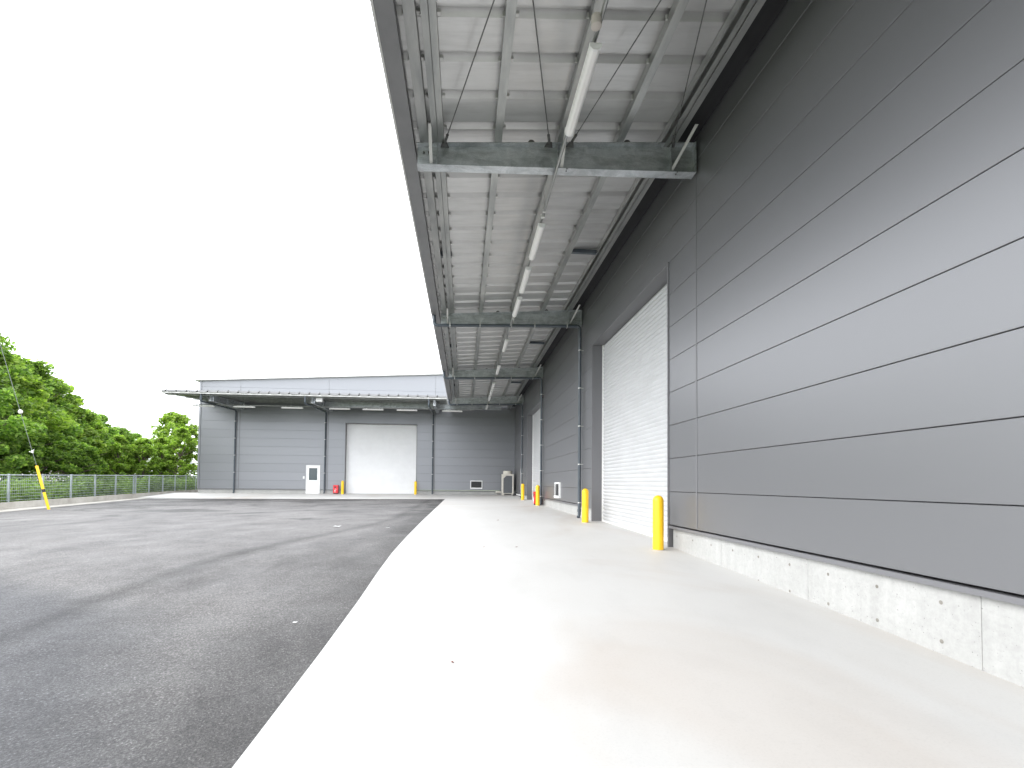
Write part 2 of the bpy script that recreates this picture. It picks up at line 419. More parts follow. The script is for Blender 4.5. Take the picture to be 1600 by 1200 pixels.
m = grid([lambda y, t=t: (fence_x(y)+0.55)*(1-t)+(XE+0.01)*t for t in fr(0, 1, 0.04)], fr(-15, 2, 1)+fr(2.25, 12, 0.4)+fr(13, YS+0.05, 0.95), lambda x, y: asph_z(x, y)-0.012)
struct(m, 'asphalt_yard', M['asphalt'], smooth=30)
# drainage kerb with its pale gutter strip, carrying the fence
def kerb_h(y): return 0.30
m = MB()
for y0, y1 in zip(fr(-15, 44, 2.0), fr(-15, 44, 2.0)[1:]):
    y1 -= 0.012
    def q(off, y, z): return (fence_x(y)+off, y, z)
    zt0, zt1 = interp(y0, LEFT)+kerb_h(y0), interp(y1, LEFT)+kerb_h(y1)
    m.hexa([q(-0.10, y0, -1.9), q(0.10, y0, -1.9), q(0.10, y1, -1.9), q(-0.10, y1, -1.9), q(-0.10, y0, zt0), q(0.08, y0, zt0), q(0.08, y1, zt1), q(-0.10, y1, zt1)])
    zt0, zt1 = interp(y0, LEFT), interp(y1, LEFT)
    m.hexa([q(0.08, y0, -1.9), q(0.60, y0, -1.9), q(0.60, y1, -1.9), q(0.08, y1, -1.9), q(0.102, y0, zt0+0.03), q(0.60, y0, zt0+0.002), q(0.60, y1, zt1+0.002), q(0.102, y1, zt1+0.03)])
struct(m, 'kerb', M['kerb'])
# meadow / terrain: one sheet to the horizon with the step hidden inside the kerb
def meadow_z(x, y):
    d = fence_x(y)-x
    return interp(y, LEFT)+kerb_h(y)-0.06+0.10*min(1, max(0, d/3))+0.12*math.sin(x*0.6)*math.sin(y*0.5)*min(1, max(0, d/2))
ys = [-600, -200, -60, -15]+fr(-12, 60, 2)+[70, 90, 130, 200, 400, 900]
cols = [-900, -400, -200, -120, -80, -60, -50]+fr(-46, -24, 1.5)
m = MB(); nc = len(cols)+6
for y in ys:
    for x in cols: 
        xx = min(x, fence_x(min(max(y, -60), 60))-3); m.v.append((xx, y, meadow_z(max(xx, -46), min(max(y, -15), 60))))
    fx = fence_x(min(max(y, -60), 60))
    for dx in (-1.6, -0.6, -0.05): m.v.append((fx+dx, y, meadow_z(fx+dx, min(max(y, -15), 60))))
    m.v.append((fx-0.02, y, -1.95)); m.v.append((8 if y < 100 else 8, y, -1.95)); m.v.append((900, y, -1.95))
for j in range(len(ys)-1):
    for i in range(nc-1): m.f.append((j*nc+i, j*nc+i+1, (j+1)*nc+i+1, (j+1)*nc+i))
struct(m, 'ground', M['soil'])

# ---------------------------------------------------------------- wall cladding
def clad(along, rows, openings, to, zbot, thick=0.05, gap=0.007, ch=0.004):
    """along: joint positions; rows: joint heights; openings: (a0,a1,z0,z1); to(a, d, z) with d outward from the wall plane."""
    m = MB()
    for a0, a1 in zip(along, along[1:]):
        for r0, r1 in zip(rows, rows[1:]):
            segs = [(a0, a1, r0, r1)]
            for (p0, p1, q0, q1) in openings:
                ns = []
                for (s0, s1, t0, t1) in segs:
                    if s1 <= p0 or s0 >= p1 or t1 <= q0 or t0 >= q1: ns.append((s0, s1, t0, t1)); continue
                    if s0 < p0: ns.append((s0, p0, t0, t1))
                    if s1 > p1: ns.append((p1, s1, t0, t1))
                    mm0, mm1 = max(s0, p0), min(s1, p1)
                    if t1 > q1: ns.append((mm0, mm1, q1, t1))
                    if t0 < q0: ns.append((mm0, mm1, t0, q0))
                segs = ns
            for (s0, s1, t0, t1) in segs:
                if s1-s0 < 0.03 or t1-t0 < 0.03: continue
                s0 += gap/2; s1 -= gap/2; t0 += gap/2; t1 -= gap/2
                o = [(s0, s1, t0, t1)]
                P8 = [to(s0, -thick, t0), to(s1, -thick, t0), to(s1, -thick, t1), to(s0, -thick, t1),
                      to(s0, -ch, t0), to(s1, -ch, t0), to(s1, -ch, t1), to(s0, -ch, t1),
                      to(s0+ch, 0, t0+ch), to(s1-ch, 0, t0+ch), to(s1-ch, 0, t1-ch), to(s0+ch, 0, t1-ch)]
                m.add(P8, [(0, 1, 5, 4), (1, 2, 6, 5), (2, 3, 7, 6), (3, 0, 4, 7), (4, 5, 9, 8), (5, 6, 10, 9), (6, 7, 11, 10), (7, 4, 8, 11), (8, 9, 10, 11)])
    return m
def toR(a, d, z): return (XW-d, a, z)          # right wing: out is -X
def toF(a, d, z): return (a, YF-d, z)          # far wing: out is -Y
def bx(m, to, a0, a1, d0, d1, z0, z1):
    p = [to(a0, d0, z0), to(a1, d0, z0), to(a1, d1, z0), to(a0, d1, z0), to(a0, d0, z1), to(a1, d0, z1), to(a1, d1, z1), to(a0, d1, z1)]
    return m.hexa(p)

def holes_and_base(to, spans, ztop, zground, parent, name='plinth', tie=True, joint=1.83, off=0.0):
    m = MB(); h = MB()
    for (a0, a1) in spans:
        cuts = [a0]+[c for c in [off+joint*k for k in range(-40, 40)] if a0+0.1 < c < a1-0.1]+[a1]
        for c0, c1 in zip(cuts, cuts[1:]):
            g0 = zground-0.4
            bx(m, to, c0+(0.0015 if c0 != a0 else 0), c1-(0.0015 if c1 != a1 else 0), -0.30, -0.045, g0, ztop)
        if tie:
            k0 = int((a0-off)/0.61)-1
            for k in range(k0, k0+200):
                a = off+0.305+0.61*k
                if a < a0+0.12 or a > a1-0.12: continue
                for zz in (ztop-0.16, ztop-0.47):
                    n = 12; c = len(h.v); r = 0.017
                    for j in range(n): h.v.append(to(a+r*math.cos(2*math.pi*j/n), -0.0425, zz+r*math.sin(2*math.pi*j/n)))
                    h.f.append(tuple(c+j for j in range(n)))
    o = build_each(m, name, M['base'], parent, bevel=0.004)[0]
    if tie:
        bk = MB()
        for (a0, a1) in spans: bx(bk, to, a0+0.01, a1-0.01, -0.29, -0.055, zground-0.4, ztop-0.01)
        build_each(bk, 'joint_backing', mat_plug, o)
        build_each(h, 'tie_hole_plug', mat_plug, o)
    return o
mat_plug = textured('mortar_plug', (0.16, 0.15, 0.13), (0.25, 0.235, 0.21), 30, 0.9)

M['shutterfar'] = textured('shutter_slats_lightened', (0.75, 0.755, 0.76), (0.79, 0.795, 0.80), 1.2, 0.4)  # same slats as the near shutters, brightness raised in the colour
def shutter(to, a0, a1, z0, z1, parent, pitch=0.10, sm='shutter'):
    """recessed roller shutter with reveal, guides and curved slats"""
    d = -0.32
    s = MB(); n = int((z1-z0)/pitch)+1; seg = 6
    pr = []
    for k in range(n):
        for j in range(seg):
            t = j/seg; z = z0+(k+t)*pitch
            if z > z1: break
            pr.append((z, d+0.016*math.sin(math.pi*min(1, t*1.2))**0.8 if t < 0.83 else d-0.006))
    for z, dd in pr: s.v += [to(a0+0.10, dd, z), to(a1-0.10, dd, z)]
    for i in range(len(pr)-1): s.f.append((2*i, 2*i+1, 2*i+3, 2*i+2))
    so = build(s, 'roller_shutter', M[sm], parent)
    b = MB(); bx(b, to, a0+0.10, a1-0.10, d-0.01, d+0.03, z0-0.02, z0+0.07); build(b, 'bottom_bar', M['white'], so)
    g = MB(); bx(g, to, a0+0.03, a0+0.10, d-0.06, d+0.035, z0-0.1, z1); bx(g, to, a1-0.10, a1-0.03, d-0.06, d+0.035, z0-0.1, z1)
    build_each(g, 'guide_rail', M['white'], so)
    f = MB()
    bx(f, to, a0-0.012, a0+0.03, -0.40, 0.022, z0-0.25, z1+0.02); bx(f, to, a1-0.03, a1+0.012, -0.40, 0.022, z0-0.25, z1+0.02)
    bx(f, to, a0+0.03, a1-0.03, -0.40, 0.020, z1-0.02, z1+0.02)
    build(f, 'door_reveal', M['trim'], so)
    return so

JY = [-15.5, -7.9, -0.1, 7.7, 15.5, 23.3, 31.1, 36.4]
OP1, OP2 = (8.78, 14.22, -2, 4.18), (23.65, 29.05, -2, 4.18)
ROWS = [-0.73, -0.12, 0.49, 1.105, 1.72, 2.335, 2.95, 3.565, 4.18, 4.79, 5.4, 6.01, 6.62, 7.3]
right = thing('warehouse', 'long grey panel-clad warehouse wing with deep steel canopy, nearest on the right', 'building', (XW, 10, -1.2))
m = clad(JY[:5], ROWS, [OP1], toR, -0.73)
m2 = clad(JY[4:], [-0.655]+ROWS[1:], [OP2], toR, -0.65)
m.add(m2.v, m2.f)
wall_r = build(m, 'wall', M['panel'], right)
b = MB()   # dark backing seen only in the joints, split around the openings
for a0, a1, z0, z1 in ((-15.5, 8.77, -0.72, 7.3), (14.23, 23.64, -0.64, 7.3), (29.06, 36.4, -0.64, 7.3), (8.77, 14.23, 4.2, 7.3), (23.64, 29.06, 4.2, 7.3)):
    bx(b, toR, a0, a1, -0.20, -0.03, z0, z1)
build(b, 'joint_backing', M['gap'], wall_r)
v = MB()   # vertical cover strips
for y in JY[1:-1]:
    bx(v, toR, y-0.022, y+0.022, 0.001, 0.006, -0.70, 7.28)
build_each(v, 'joint_strip', M['trim'], wall_r)
t = MB()
for a0, a1, z in ((-15.5, 8.76, -0.745), (14.24, 23.63, -0.668), (29.07, 36.38, -0.668)):
    bx(t, toR, a0, a1, -0.08, 0.014, z-0.022, z-0.004)
    bx(t, toR, a0, a1, 0.010, 0.014, z-0.050, z-0.022)
build_each(t, 'drip_flashing', M['trim'], right)
holes_and_base(toR, [(-15.5, 8.70)], -0.765, -1.4, right, 'plinth', True, 1.83, 3.36)
holes_and_base(toR, [(14.30, 23.58), (29.12, 36.4)], -0.69, -1.2, right, 'plinth', True, 1.83, 3.36)
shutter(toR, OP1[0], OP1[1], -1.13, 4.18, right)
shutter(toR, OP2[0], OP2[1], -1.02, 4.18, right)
r = MB(); r.box(XW+0.01, XW+30, -15.5, YF+20, 7.31, 7.5); r.box(XW-0.08, XW+0.4, -15.5, YF+0.3, 7.5, 7.62)
build(r, 'roof', M['whitefar'], right)
sw = MB(); sw.box(XW+0.3, XW+30, -15.5, -15.3, -1.9, 7.3); sw.box(XW+0.3, XW+30, YF+19.8, YF+20, -1.9, 7.3); sw.box(XW+29.8, XW+30, -15.3, YF+19.8, -1.9, 7.3)
build(sw, 'rear_wall', M['trim'], right)
def vent(to, a0, a1, z0, z1, parent, lab=None):
    f = MB(); t_ = 0.06
    bx(f, to, a0, a1, 0.001, 0.07, z1-t_, z1); bx(f, to, a0, a1, 0.001, 0.09, z0, z0+t_*1.6)
    bx(f, to, a0, a0+t_, 0.001, 0.07, z0+t_*1.6, z1-t_); bx(f, to, a1-t_, a1, 0.001, 0.07, z0+t_*1.6, z1-t_)
    o = build(f, 'vent_grille', M['white'], parent)
    g = MB(); bx(g, to, a0+t_, a1-t_, 0.001, 0.012, z0+t_*1.6, z1-t_)
    k = z0+t_*1.6+0.02
    while k < z1-t_-0.03:
        p = [to(a0+t_, 0.014, k), to(a1-t_, 0.014, k), to(a1-t_, 0.05, k-0.012), to(a0+t_, 0.05, k-0.012)]
        q = [to(a0+t_, 0.014, k+0.006), to(a1-t_, 0.014, k+0.006), to(a1-t_, 0.05, k-0.006), to(a0+t_, 0.05, k-0.006)]
        g.hexa(p+q); k += 0.045
    build(g, 'louvre', M['mesh'], o)
vent(toR, 18.95, 19.9, -0.56, 0.07, right)

# ---------------------------------------------------------------- far wing
XL = -19.02
far = thing('warehouse', 'slate grey warehouse wing across the end of the yard with white shutter and door', 'building', ((XL+XW)/2, YF, -0.9))
rows_f = [-0.53+0.61*k for k in range(0, 14)]
OPF = (-8.72, -3.52, -2, 4.33)
DOOR = (-11.47, -10.48, -2, 1.21)
FJ = [XL+0.12, -16.2, -9.95, -2.2, XW]
def roof_z(x): return 7.18+0.052*(x-XL)
m = clad(FJ, [r_ for r_ in rows_f if r_ < 7.1], [OPF, DOOR], toF, -0.53, gap=0.006, ch=0.003)
# sloping top row
zt = [r_ for r_ in rows_f if r_ < 7.1][-1]
for a0, a1 in zip(FJ, FJ[1:]):
    z0 = zt+0.005; s0, s1 = a0+0.005, a1-0.005
    m.hexa([toF(s0, -0.05, z0), toF(s1, -0.05, z0), toF(s1, 0, z0), toF(s0, 0, z0), toF(s0, -0.05, roof_z(s0)), toF(s1, -0.05, roof_z(s1)), toF(s1, 0, roof_z(s1)), toF(s0, 0, roof_z(s0))])
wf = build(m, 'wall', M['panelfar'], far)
b = MB()
for a0, a1, z0, z1 in ((XL+0.1, -11.48, -0.52, 7.1), (-11.48, -10.47, 1.22, 7.1), (-10.47, -8.73, -0.52, 7.1), (-8.73, -3.51, 4.35, 7.1), (-3.51, XW, -0.52, 7.1)):
    bx(b, toF, a0, a1, -0.2, -0.03, z0, z1)
build(b, 'joint_backing', M['gap'], wf)
v = MB()
for x in FJ[1:-1]: bx(v, toF, x-0.02, x+0.02, 0.001, 0.006, -0.5, 6.9)
build_each(v, 'joint_strip', M['trim'], wf)
c = MB(); bx(c, toF, XL-0.02, XL+0.115, -0.25, 0.03, -0.55, roof_z(XL)); build(c, 'corner_trim', M['panelfar'], wf)
t = MB()
for a0, a1 in ((XL, -11.5), (-10.45, -8.75), (-3.49, XW-0.06)):
    bx(t, toF, a0, a1, -0.08, 0.02, -0.60, -0.545)
build_each(t, 'drip_flashing', M['trim'], far)
holes_and_base(toF, [(XL+0.05, -11.5), (-10.45, -8.78), (-3.46, XW)], -0.602, -1.1, far, 'plinth', False)
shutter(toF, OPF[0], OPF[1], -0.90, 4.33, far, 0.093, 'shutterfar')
vent(toF, 0.47, 1.37, -0.42, 0.20, far)
# side wall, roof and capping
sw = MB(); sw.box(XL-0.0, XL+0.15, YF+0.26, YF+40, -1.3, roof_z(XL)); build(sw, 'side_wall', M['panelfar'], far)
rf = MB()
x0, x1 = XL-0.35, XW+0.2
rf.hexa([(x0, YF-0.25, roof_z(x0)+0.02), (x1, YF-0.25, roof_z(x1)+0.02), (x1, YF+40, roof_z(x1)+0.02), (x0, YF+40, roof_z(x0)+0.02),
         (x0, YF-0.25, roof_z(x0)+0.20), (x1, YF-0.25, roof_z(x1)+0.20), (x1, YF+40, roof_z(x1)+0.20), (x0, YF+40, roof_z(x0)+0.20)])
rf.hexa([(x1, YF-0.25, roof_z(x1)+0.02), (x1+23, YF-0.25, roof_z(x1)-1.1), (x1+23, YF+40, roof_z(x1)-1.1), (x1, YF+40, roof_z(x1)+0.02),
         (x1, YF-0.25, roof_z(x1)+0.20), (x1+23, YF-0.25, roof_z(x1)-0.9), (x1+23, YF+40, roof_z(x1)-0.9), (x1, YF+40, roof_z(x1)+0.20)])
build(rf, 'roof', M['whitefar'], far)
gw = MB(); gw.hexa([(XW+0.05, YF, 7.2), (XW+23, YF, 7.2), (XW+23, YF+0.2, 7.2), (XW+0.05, YF+0.2, 7.2), (XW+0.05, YF, roof_z(XW)+0.02), (XW+23, YF, 7.35), (XW+23, YF+0.2, 7.35), (XW+0.05, YF+0.2, roof_z(XW)+0.02)])
build(gw, 'wall', M['panelfar'], far)
# personnel door
d = MB(); a0, a1, z0, z1 = -11.41, -10.54, -0.87, 1.15
wx0, wx1, wz0, wz1 = -11.27, -10.68, 0.12, 1.00
for q in ((a0, a1, z0, wz0), (a0, a1, wz1, z1), (a0, wx0, wz0, wz1), (wx1, a1, wz0, wz1)): bx(d, toF, q[0], q[1], -0.06, -0.015, q[2], q[3])
do = build(d, 'door', M['white'], far)
g = MB(); bx(g, toF, wx0, wx1, -0.05, -0.03, wz0, wz1); build(g, 'door_window', M['glass'], do)
f = MB(); bx(f, toF, a0-0.06, a0-0.005, -0.10, 0.02, z0, z1+0.06); bx(f, toF, a1+0.005, a1+0.06, -0.10, 0.02, z0, z1+0.06); bx(f, toF, a0-0.005, a1+0.005, -0.10, 0.02, z1+0.005, z1+0.06)
build(f, 'door_frame', M['white'], do)
h = MB(); h.tube([toF(-10.63, 0.0, 0.0), toF(-10.63, 0.05, 0.0), toF(-10.75, 0.05, 0.0)], 0.012, 8); build(h, 'handle', M['clamp'], do)
s = MB(); bx(s, toF, -11.68, -11.56, 0.002, 0.04, 0.22, 0.40); so_ = build(s, 'switch_box', M['white'], far, bevel=0.01)

# ---------------------------------------------------------------- canopies (built once per wing in wall coordinates: a along, d outward)
def ztopb(d): return 5.682-0.065*d      # beam top
def zbotb(d): return 5.169-0.03*d       # beam underside
def ibeam(m, to, a, d0, d1, zt0, zt1, zb0, zb1, fw=0.09, tf=0.014, tw=0.012):
    def piece(a0, a1, za0, zb0_, za1, zb1_):
        m.hexa([to(a0, d0, zb0_), to(a1, d0, zb0_), to(a1, d1, zb1_), to(a0, d1, zb1_), to(a0, d0, za0), to(a1, d0, za0), to(a1, d1, za1), to(a0, d1, za1)])
    piece(a-fw, a+fw, zt0, zt0-tf, zt1, zt1-tf)
    piece(a-fw, a+fw, zb0+tf, zb0, zb1+tf, zb1)
    piece(a-tw/2, a+tw/2, zt0-tf, zb0+tf, zt1-tf, zb1+tf)
def chan(m, to, a0, a1, d0, d1, h, lip=True, up=0.0, open_out=True):
    """C purlin running along the wall resting on the beams; d0<d1, open towards +d"""
    tk = 0.006
    def sl(x0, x1, l0, l1):   # slab between d=x0..x1, height l0..l1 above beam top at d mid
        zb = ztopb((x0+x1)/2)+up
        bx(m, to, a0, a1, x0, x1, zb+l0, zb+l1)
    sl(d0, d1, 0.0, tk); sl(d0, d1, h-tk, h)
    if open_out: sl(d0, d0+tk, tk, h-tk); sl(d1-tk, d1, tk, 0.022)
    else: sl(d1-tk, d1, tk, h-tk); sl(d0, d0+tk, tk, 0.022)
def deck(to, a0, a1, d0, d1, ribs, zf, th=0.004):
    m = MB(); prof = [(a0, 0)]
    for r_ in ribs:
        if r_-0.09 < a0 or r_+0.09 > a1: continue
        prof += [(r_-0.085, 0), (r_-0.080, 0.006), (r_-0.030, 0.080), (r_+0.030, 0.080), (r_+0.080, 0.006), (r_+0.085, 0)]
    prof.append((a1, 0))
    for a, h in prof: m.v += [to(a, d0, zf(d0)+h), to(a, d1, zf(d1)+h)]
    n = len(prof)
    for i in range(n-1): m.f.append((2*i, 2*i+1, 2*i+3, 2*i+2))
    b = len(m.v)
    for a, h in prof: m.v += [to(a, d0, zf(d0)+h+th), to(a, d1, zf(d1)+h+th)]
    for i in range(n-1): m.f.append((b+2*i, b+2*i+2, b+2*i+3, b+2*i+1)); m.f.append((2*i+1, b+2*i+1, b+2*i+3, 2*i+3)); m.f.append((2*i, 2*i+2, b+2*i+2, b+2*i))
    return m
PH = 0.15      # purlin height
def canopy(parent, to, A0, A1, beams, pipes, rods, ribs, pd, name_label, struts, AP=None, AG=None, zg=5.30, dend=4.855):
    AP = AP or A1; AG = AG or A1
    ze = lambda d: ztopb(d)+PH
    dk = deck(to, A0, A1, 0.02, dend, ribs, lambda d: ztopb(d)+PH+0.006)
    cn = build(dk, 'canopy_deck', M['deck'], parent)
    # beams
    for a in beams:
        m = MB(); ibeam(m, to, a, 0.06, 4.60, ztopb(0.06)-0.002, ztopb(4.6)-0.002, zbotb(0.06), zbotb(4.6))
        bx(m, to, a-0.10, a+0.10, 0.035, 0.055, zbotb(0)-0.0, ztopb(0)+0.0)       # end plate
        for d in (0.45, 2.35, 4.28):
            bx(m, to, a-0.085, a+0.085, d, d+0.010, zbotb(d)+0.016, ztopb(d)-0.02)
        bo = build(m, 'canopy_beam', M['galv'], parent)
        br = MB()                                                                 # pale flange braces down to the beam
        for d, dd in ((0.20, 0.24), (2.28, 0.0), (4.38, 0.0)):
            p0 = Vector(to(a-0.45, d, ztopb(d)+0.03)); p1 = Vector(to(a-0.05, d+dd, zbotb(d)+0.03))
            wv = Vector(to(0, 0.05, 0))-Vector(to(0, 0, 0)); tv = Vector(to(0.006, 0, 0.006))-Vector(to(0, 0, 0))
            br.hexa([p1-wv*0.5, p1+wv*0.5, p1+wv*0.5+tv, p1-wv*0.5+tv, p0-wv*0.5, p0+wv*0.5, p0+wv*0.5+tv, p0-wv*0.5+tv])
        build_each(br, 'flange_brace', M['clamp'], bo)
        bt = MB()                                                                 # bolts and lifting lugs
        for d in (4.42, 4.50):
            p = to(a-0.012, d, ztopb(d)-0.12); q = to(a-0.035, d, ztopb(d)-0.12); bt.tube([p, q], 0.016, 6)
        for d, z_ in ((2.20, 0.0), (2.20, 1.0), (0.36, 0.0), (0.36, 1.0)):
            aa = a-0.05-(0.06 if z_ else 0.0)+0.02
            bt.tube([to(aa, d, zbotb(d)), to(aa, d, zbotb(d)-0.012)], 0.012, 6)
        for d in (2.78, 1.20):
            pts = []
            for j in range(9):
                t_ = math.pi*j/8; pts.append((math.cos(t_)*0.055, math.sin(t_)*0.055))
            zz = ztopb(d)-0.01
            for j in range(8):
                (u0, w0), (u1, w1) = pts[j], pts[j+1]; k = 0.32
                f = lambda u, w, s_: to(a-0.085+s_, d+u, zz+0.0+w)
                bt.hexa([f(u0*k, w0*k, 0), f(u1*k, w1*k, 0), f(u1*k, w1*k, .01), f(u0*k, w0*k, .01), f(u0, w0, 0), f(u1, w1, 0), f(u1, w1, .01), f(u0, w0, .01)])
        build_each(bt, 'bolt', M['rod'], bo)
    # purlins
    for i, (kind, d0, d1) in enumerate(pd):
        m = MB()
        if kind == 'C':
            chan(m, to, A0, AP, d0, d1, PH, open_out=False)
        elif kind == 'CC':
            mid = (d0+d1)/2
            chan(m, to, A0, A1, d0, mid-0.004, PH, open_out=True); chan(m, to, A0, A1, mid+0.004, d1, PH, open_out=False)
        elif kind == 'L':
            zb = ztopb(d0)
            bx(m, to, A0, A1, d0, d0+0.10, zb-0.01, zb+0.0); bx(m, to, A0, A1, d0, d0+0.008, zb+0.0, zb+PH)
            bx(m, to, A0, A1, d0+0.13, d0+0.20, zb-0.035, zb-0.025); bx(m, to, A0, A1, d0+0.19, d0+0.20, zb-0.025, zb+PH-0.03)
            bx(m, to, A0, A1, d0+0.245, d0+0.26, zb-0.0, zb+PH-0.02)
        o = build(m, 'purlin', M['galvlight'] if kind in ('C', 'CC') else M['galvlight'], parent)
        if kind in ('C', 'CC'):
            cl = MB()
            for r_ in ribs:
                if A0+0.1 < r_ < A1-0.1:
                    bx(cl, to, r_-0.025, r_+0.025, d0-0.045, d0-0.002, ztopb(d0)+PH-0.04, ztopb(d0)+PH+0.003)
                    bx(cl, to, r_-0.010, r_+0.010, d1+0.002, d1+0.03, ztopb(d1)+PH-0.06, ztopb(d1)+PH+0.003)
            build(cl, 'deck_clip', M['clamp'], o)['kind'] = 'stuff'
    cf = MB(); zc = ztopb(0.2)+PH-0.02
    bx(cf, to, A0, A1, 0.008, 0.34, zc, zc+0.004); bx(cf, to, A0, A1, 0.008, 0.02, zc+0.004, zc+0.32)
    build(cf, 'dark_void_sheet', M['gap'], parent)  # black sheet added to close off the sky, standing for the dark void
    # anti-sag struts
    for a in struts:
        m = MB()
        bx(m, to, a-0.05, a+0.05, pd[0][2]+0.01, pd[1][1]-0.02, ztopb(4.2)+0.02, ztopb(4.2)+PH-0.01)
        zz = ztopb(0.9)
        bx(m, to, a-0.05, a+0.05, 0.58, pd[-2][1]-0.01, zz+0.05, zz+PH-0.02)
        build_each(m, 'sag_strut', M['pipe'], parent)
    # gutter with pale lip and top capping
    m = MB()
    bx(m, to, A0, AG, 4.64, 4.86, zg, zg+0.012); bx(m, to, A0, AG, 4.64, 4.652, zg+0.012, zg+0.14); bx(m, to, A0, AG, 4.848, 4.86, zg+0.012, zg+0.22)
    for a in (A0, AG-0.01): bx(m, to, a, a+0.01, 4.652, 4.848, zg+0.012, zg+0.16)
    g = build(m, 'gutter', M['gutter'], parent)
    m = MB(); bx(m, to, A0-0.01, AG+0.01, 4.864, 4.895, zg-0.002, ze(4.9)-(0.0 if dend > 4.9 else -0.05))
    if dend < 4.9: bx(m, to, A0-0.01, AG+0.01, 4.70, 4.86, ze(4.9)+0.115, ze(4.9)+0.125)
    build(m, 'edge_capping', M['whitefar'], g)
    m = MB()
    for r_ in ribs:
        if A0+0.1 < r_ < AG-0.1:
            for d in (dend-0.06, 3.4, 2.0, 0.4):
                m.tube([to(r_, d, ze(d)+0.09), to(r_, d, ze(d)+0.165)], 0.028, 8)
    build(m, 'roof_bolt', M['rod'], g)['kind'] = 'stuff'
    # drain pipes from gutter to wall under the beam, then down the wall
    for (a, zfl) in pipes:
        m = MB(); dw = 0.12; zp0, zp1 = zbotb(4.6)-0.055, zbotb(0)-0.065; r_ = 0.052
        p = [to(a, 4.80, 5.42), to(a, 4.80, zp0+0.10), to(a, 4.77, zp0+0.03), to(a, 4.70, zp0)]
        m.tube(p, r_, 12)
        m.tube([to(a, 4.70, zp0), to(a, dw+0.10, zp1)], r_, 12)
        m.tube([to(a, dw+0.10, zp1), to(a, dw+0.03, zp1-0.03), to(a, dw, zp1-0.10), to(a, dw, zfl+0.12), to(a, dw+0.015, zfl+0.04), to(a, dw+0.07, zfl+0.035)], r_, 12)
        m.lathe([(0.064, 0), (0.064, 0.09)], 14, to(a, dw, zfl+0.20)); m.lathe([(0.062, 0), (0.062, 0.08)], 14, to(a, 4.80, zp0+0.10))
        o = build(m, 'downpipe', M['pipe'], parent, smooth=40)
        k = MB()
        for z in [-0.60+1.225*j for j in range(0, 5)]:
            k.lathe([(0.058, 0), (0.058, 0.028)], 14, to(a, dw, z)); bx(k, to, a-0.008, a+0.008, 0.0, dw-0.05, z+0.002, z+0.026)
            bx(k, to, a-0.075, a-0.055, dw-0.02, dw+0.02, z, z+0.028)
        for d in (0.55, 1.6, 2.35, 3.35, 4.3):
            zc = zp0+(zp1-zp0)*(4.7-d)/(4.6); c0 = Vector(to(a, d, zc))
            bx(k, to, a-0.058, a-0.053, d-0.014, d+0.014, zc-0.05, zc+0.10); bx(k, to, a-0.03, a+0.03, d-0.014, d+0.014, zc-0.062, zc-0.054)
        build(k, 'pipe_clamp', M['clamp'], o)
    # tie rods
    for (p, q) in rods:
        m = MB(); P0, P1 = Vector(to(*p)), Vector(to(*q)); m.tube([P0, P1], 0.0085, 6)
        dr = (P1-P0).normalized()
        m.tube([P0+dr*0.02, P0+dr*0.05, P0+dr*0.13, P0+dr*0.2], 0.022, 8)
        a, d, z = p; s_ = 1 if q[0] > a else -1
        m.hexa([to(a+s_*-0.10, d-0.07, z-0.004), to(a+s_*-0.10, d+0.07, z-0.004), to(a+s_*0.03, d+0.035, z-0.004), to(a+s_*0.03, d-0.035, z-0.004),
                to(a+s_*-0.10, d-0.07, z+0.006), to(a+s_*-0.10, d+0.07, z+0.006), to(a+s_*0.03, d+0.035, z+0.006), to(a+s_*0.03, d-0.035, z+0.006)])
        build(m, 'tie_rod', M['rod'], parent)
    return cn
zr = lambda X: ztopb(XW-X)-0.03
PD = [('C', 4.42, 4.56), ('CC', 4.18, 4.36), ('C', 3.26, 3.38), ('C', 2.25, 2.36), ('C', 1.27, 1.38), ('L', 0.36, 0)]
ribsR = [6.22+0.617*k for k in range(-33, 42) if 6.22+0.617*k < 36.2]
rodsR = []
for (xa, xb) in ((-0.37, 1.75), (1.31, -0.65), (1.66, 3.35), (3.36, 1.30)):
    rodsR.append(((7.60, XW-xa, zr(xa)), (0.0, XW-xb, zr(xb))))
canopy(right, toR, -15.0, 36.36, [-7.9, -0.1, 7.7, 15.5, 23.3, 31.1], [(15.33, -1.08), (23.13, -1.04), (30.93, -0.94)], rodsR, ribsR, PD, '', [11.6, 19.4, 27.2], AP=34.05, AG=31.4)
ribsF = [-18.45+0.617*k for k in range(0, 28)]
canopy(far, toF, -18.75, -1.2, [-16.0, -9.75, -2.0], [(-16.45, -0.86), (-10.12, -0.84), (-2.33, -0.83)], [], ribsF, PD, '', [-13, -6.0], zg=5.43, dend=4.98)
m = MB(); YG = 34.2
m.box(-9.6, -1.22, YG-.1, YG+.1, 5.79, 5.806); m.box(-9.6, -1.22, YG-.006, YG+.006, 5.216, 5.79)
m.box(-1.219, 2.55, YG-.1, YG+.1, 5.43, 5.446); m.box(-1.219, 2.55, YG-.006, YG+.006, 5.216, 5.43); m.box(-9.6, 2.55, YG-.1, YG+.1, 5.20, 5.215)
m.box(2.551, 2.565, YG-0.1, YG+0.1, 5.20, 5.45)
for x in (-5.8, -3.2): m.box(x, x+0.012, YG-0.095, YG-0.007, 5.218, 5.788)
build(m, 'girder', M['galv'], far)
m = MB(); m.box(-9.55, -9.15, 31.9, 32.15, 5.15, 5.42); build(m, 'electrical_box', M['white'], far, bevel=0.015)

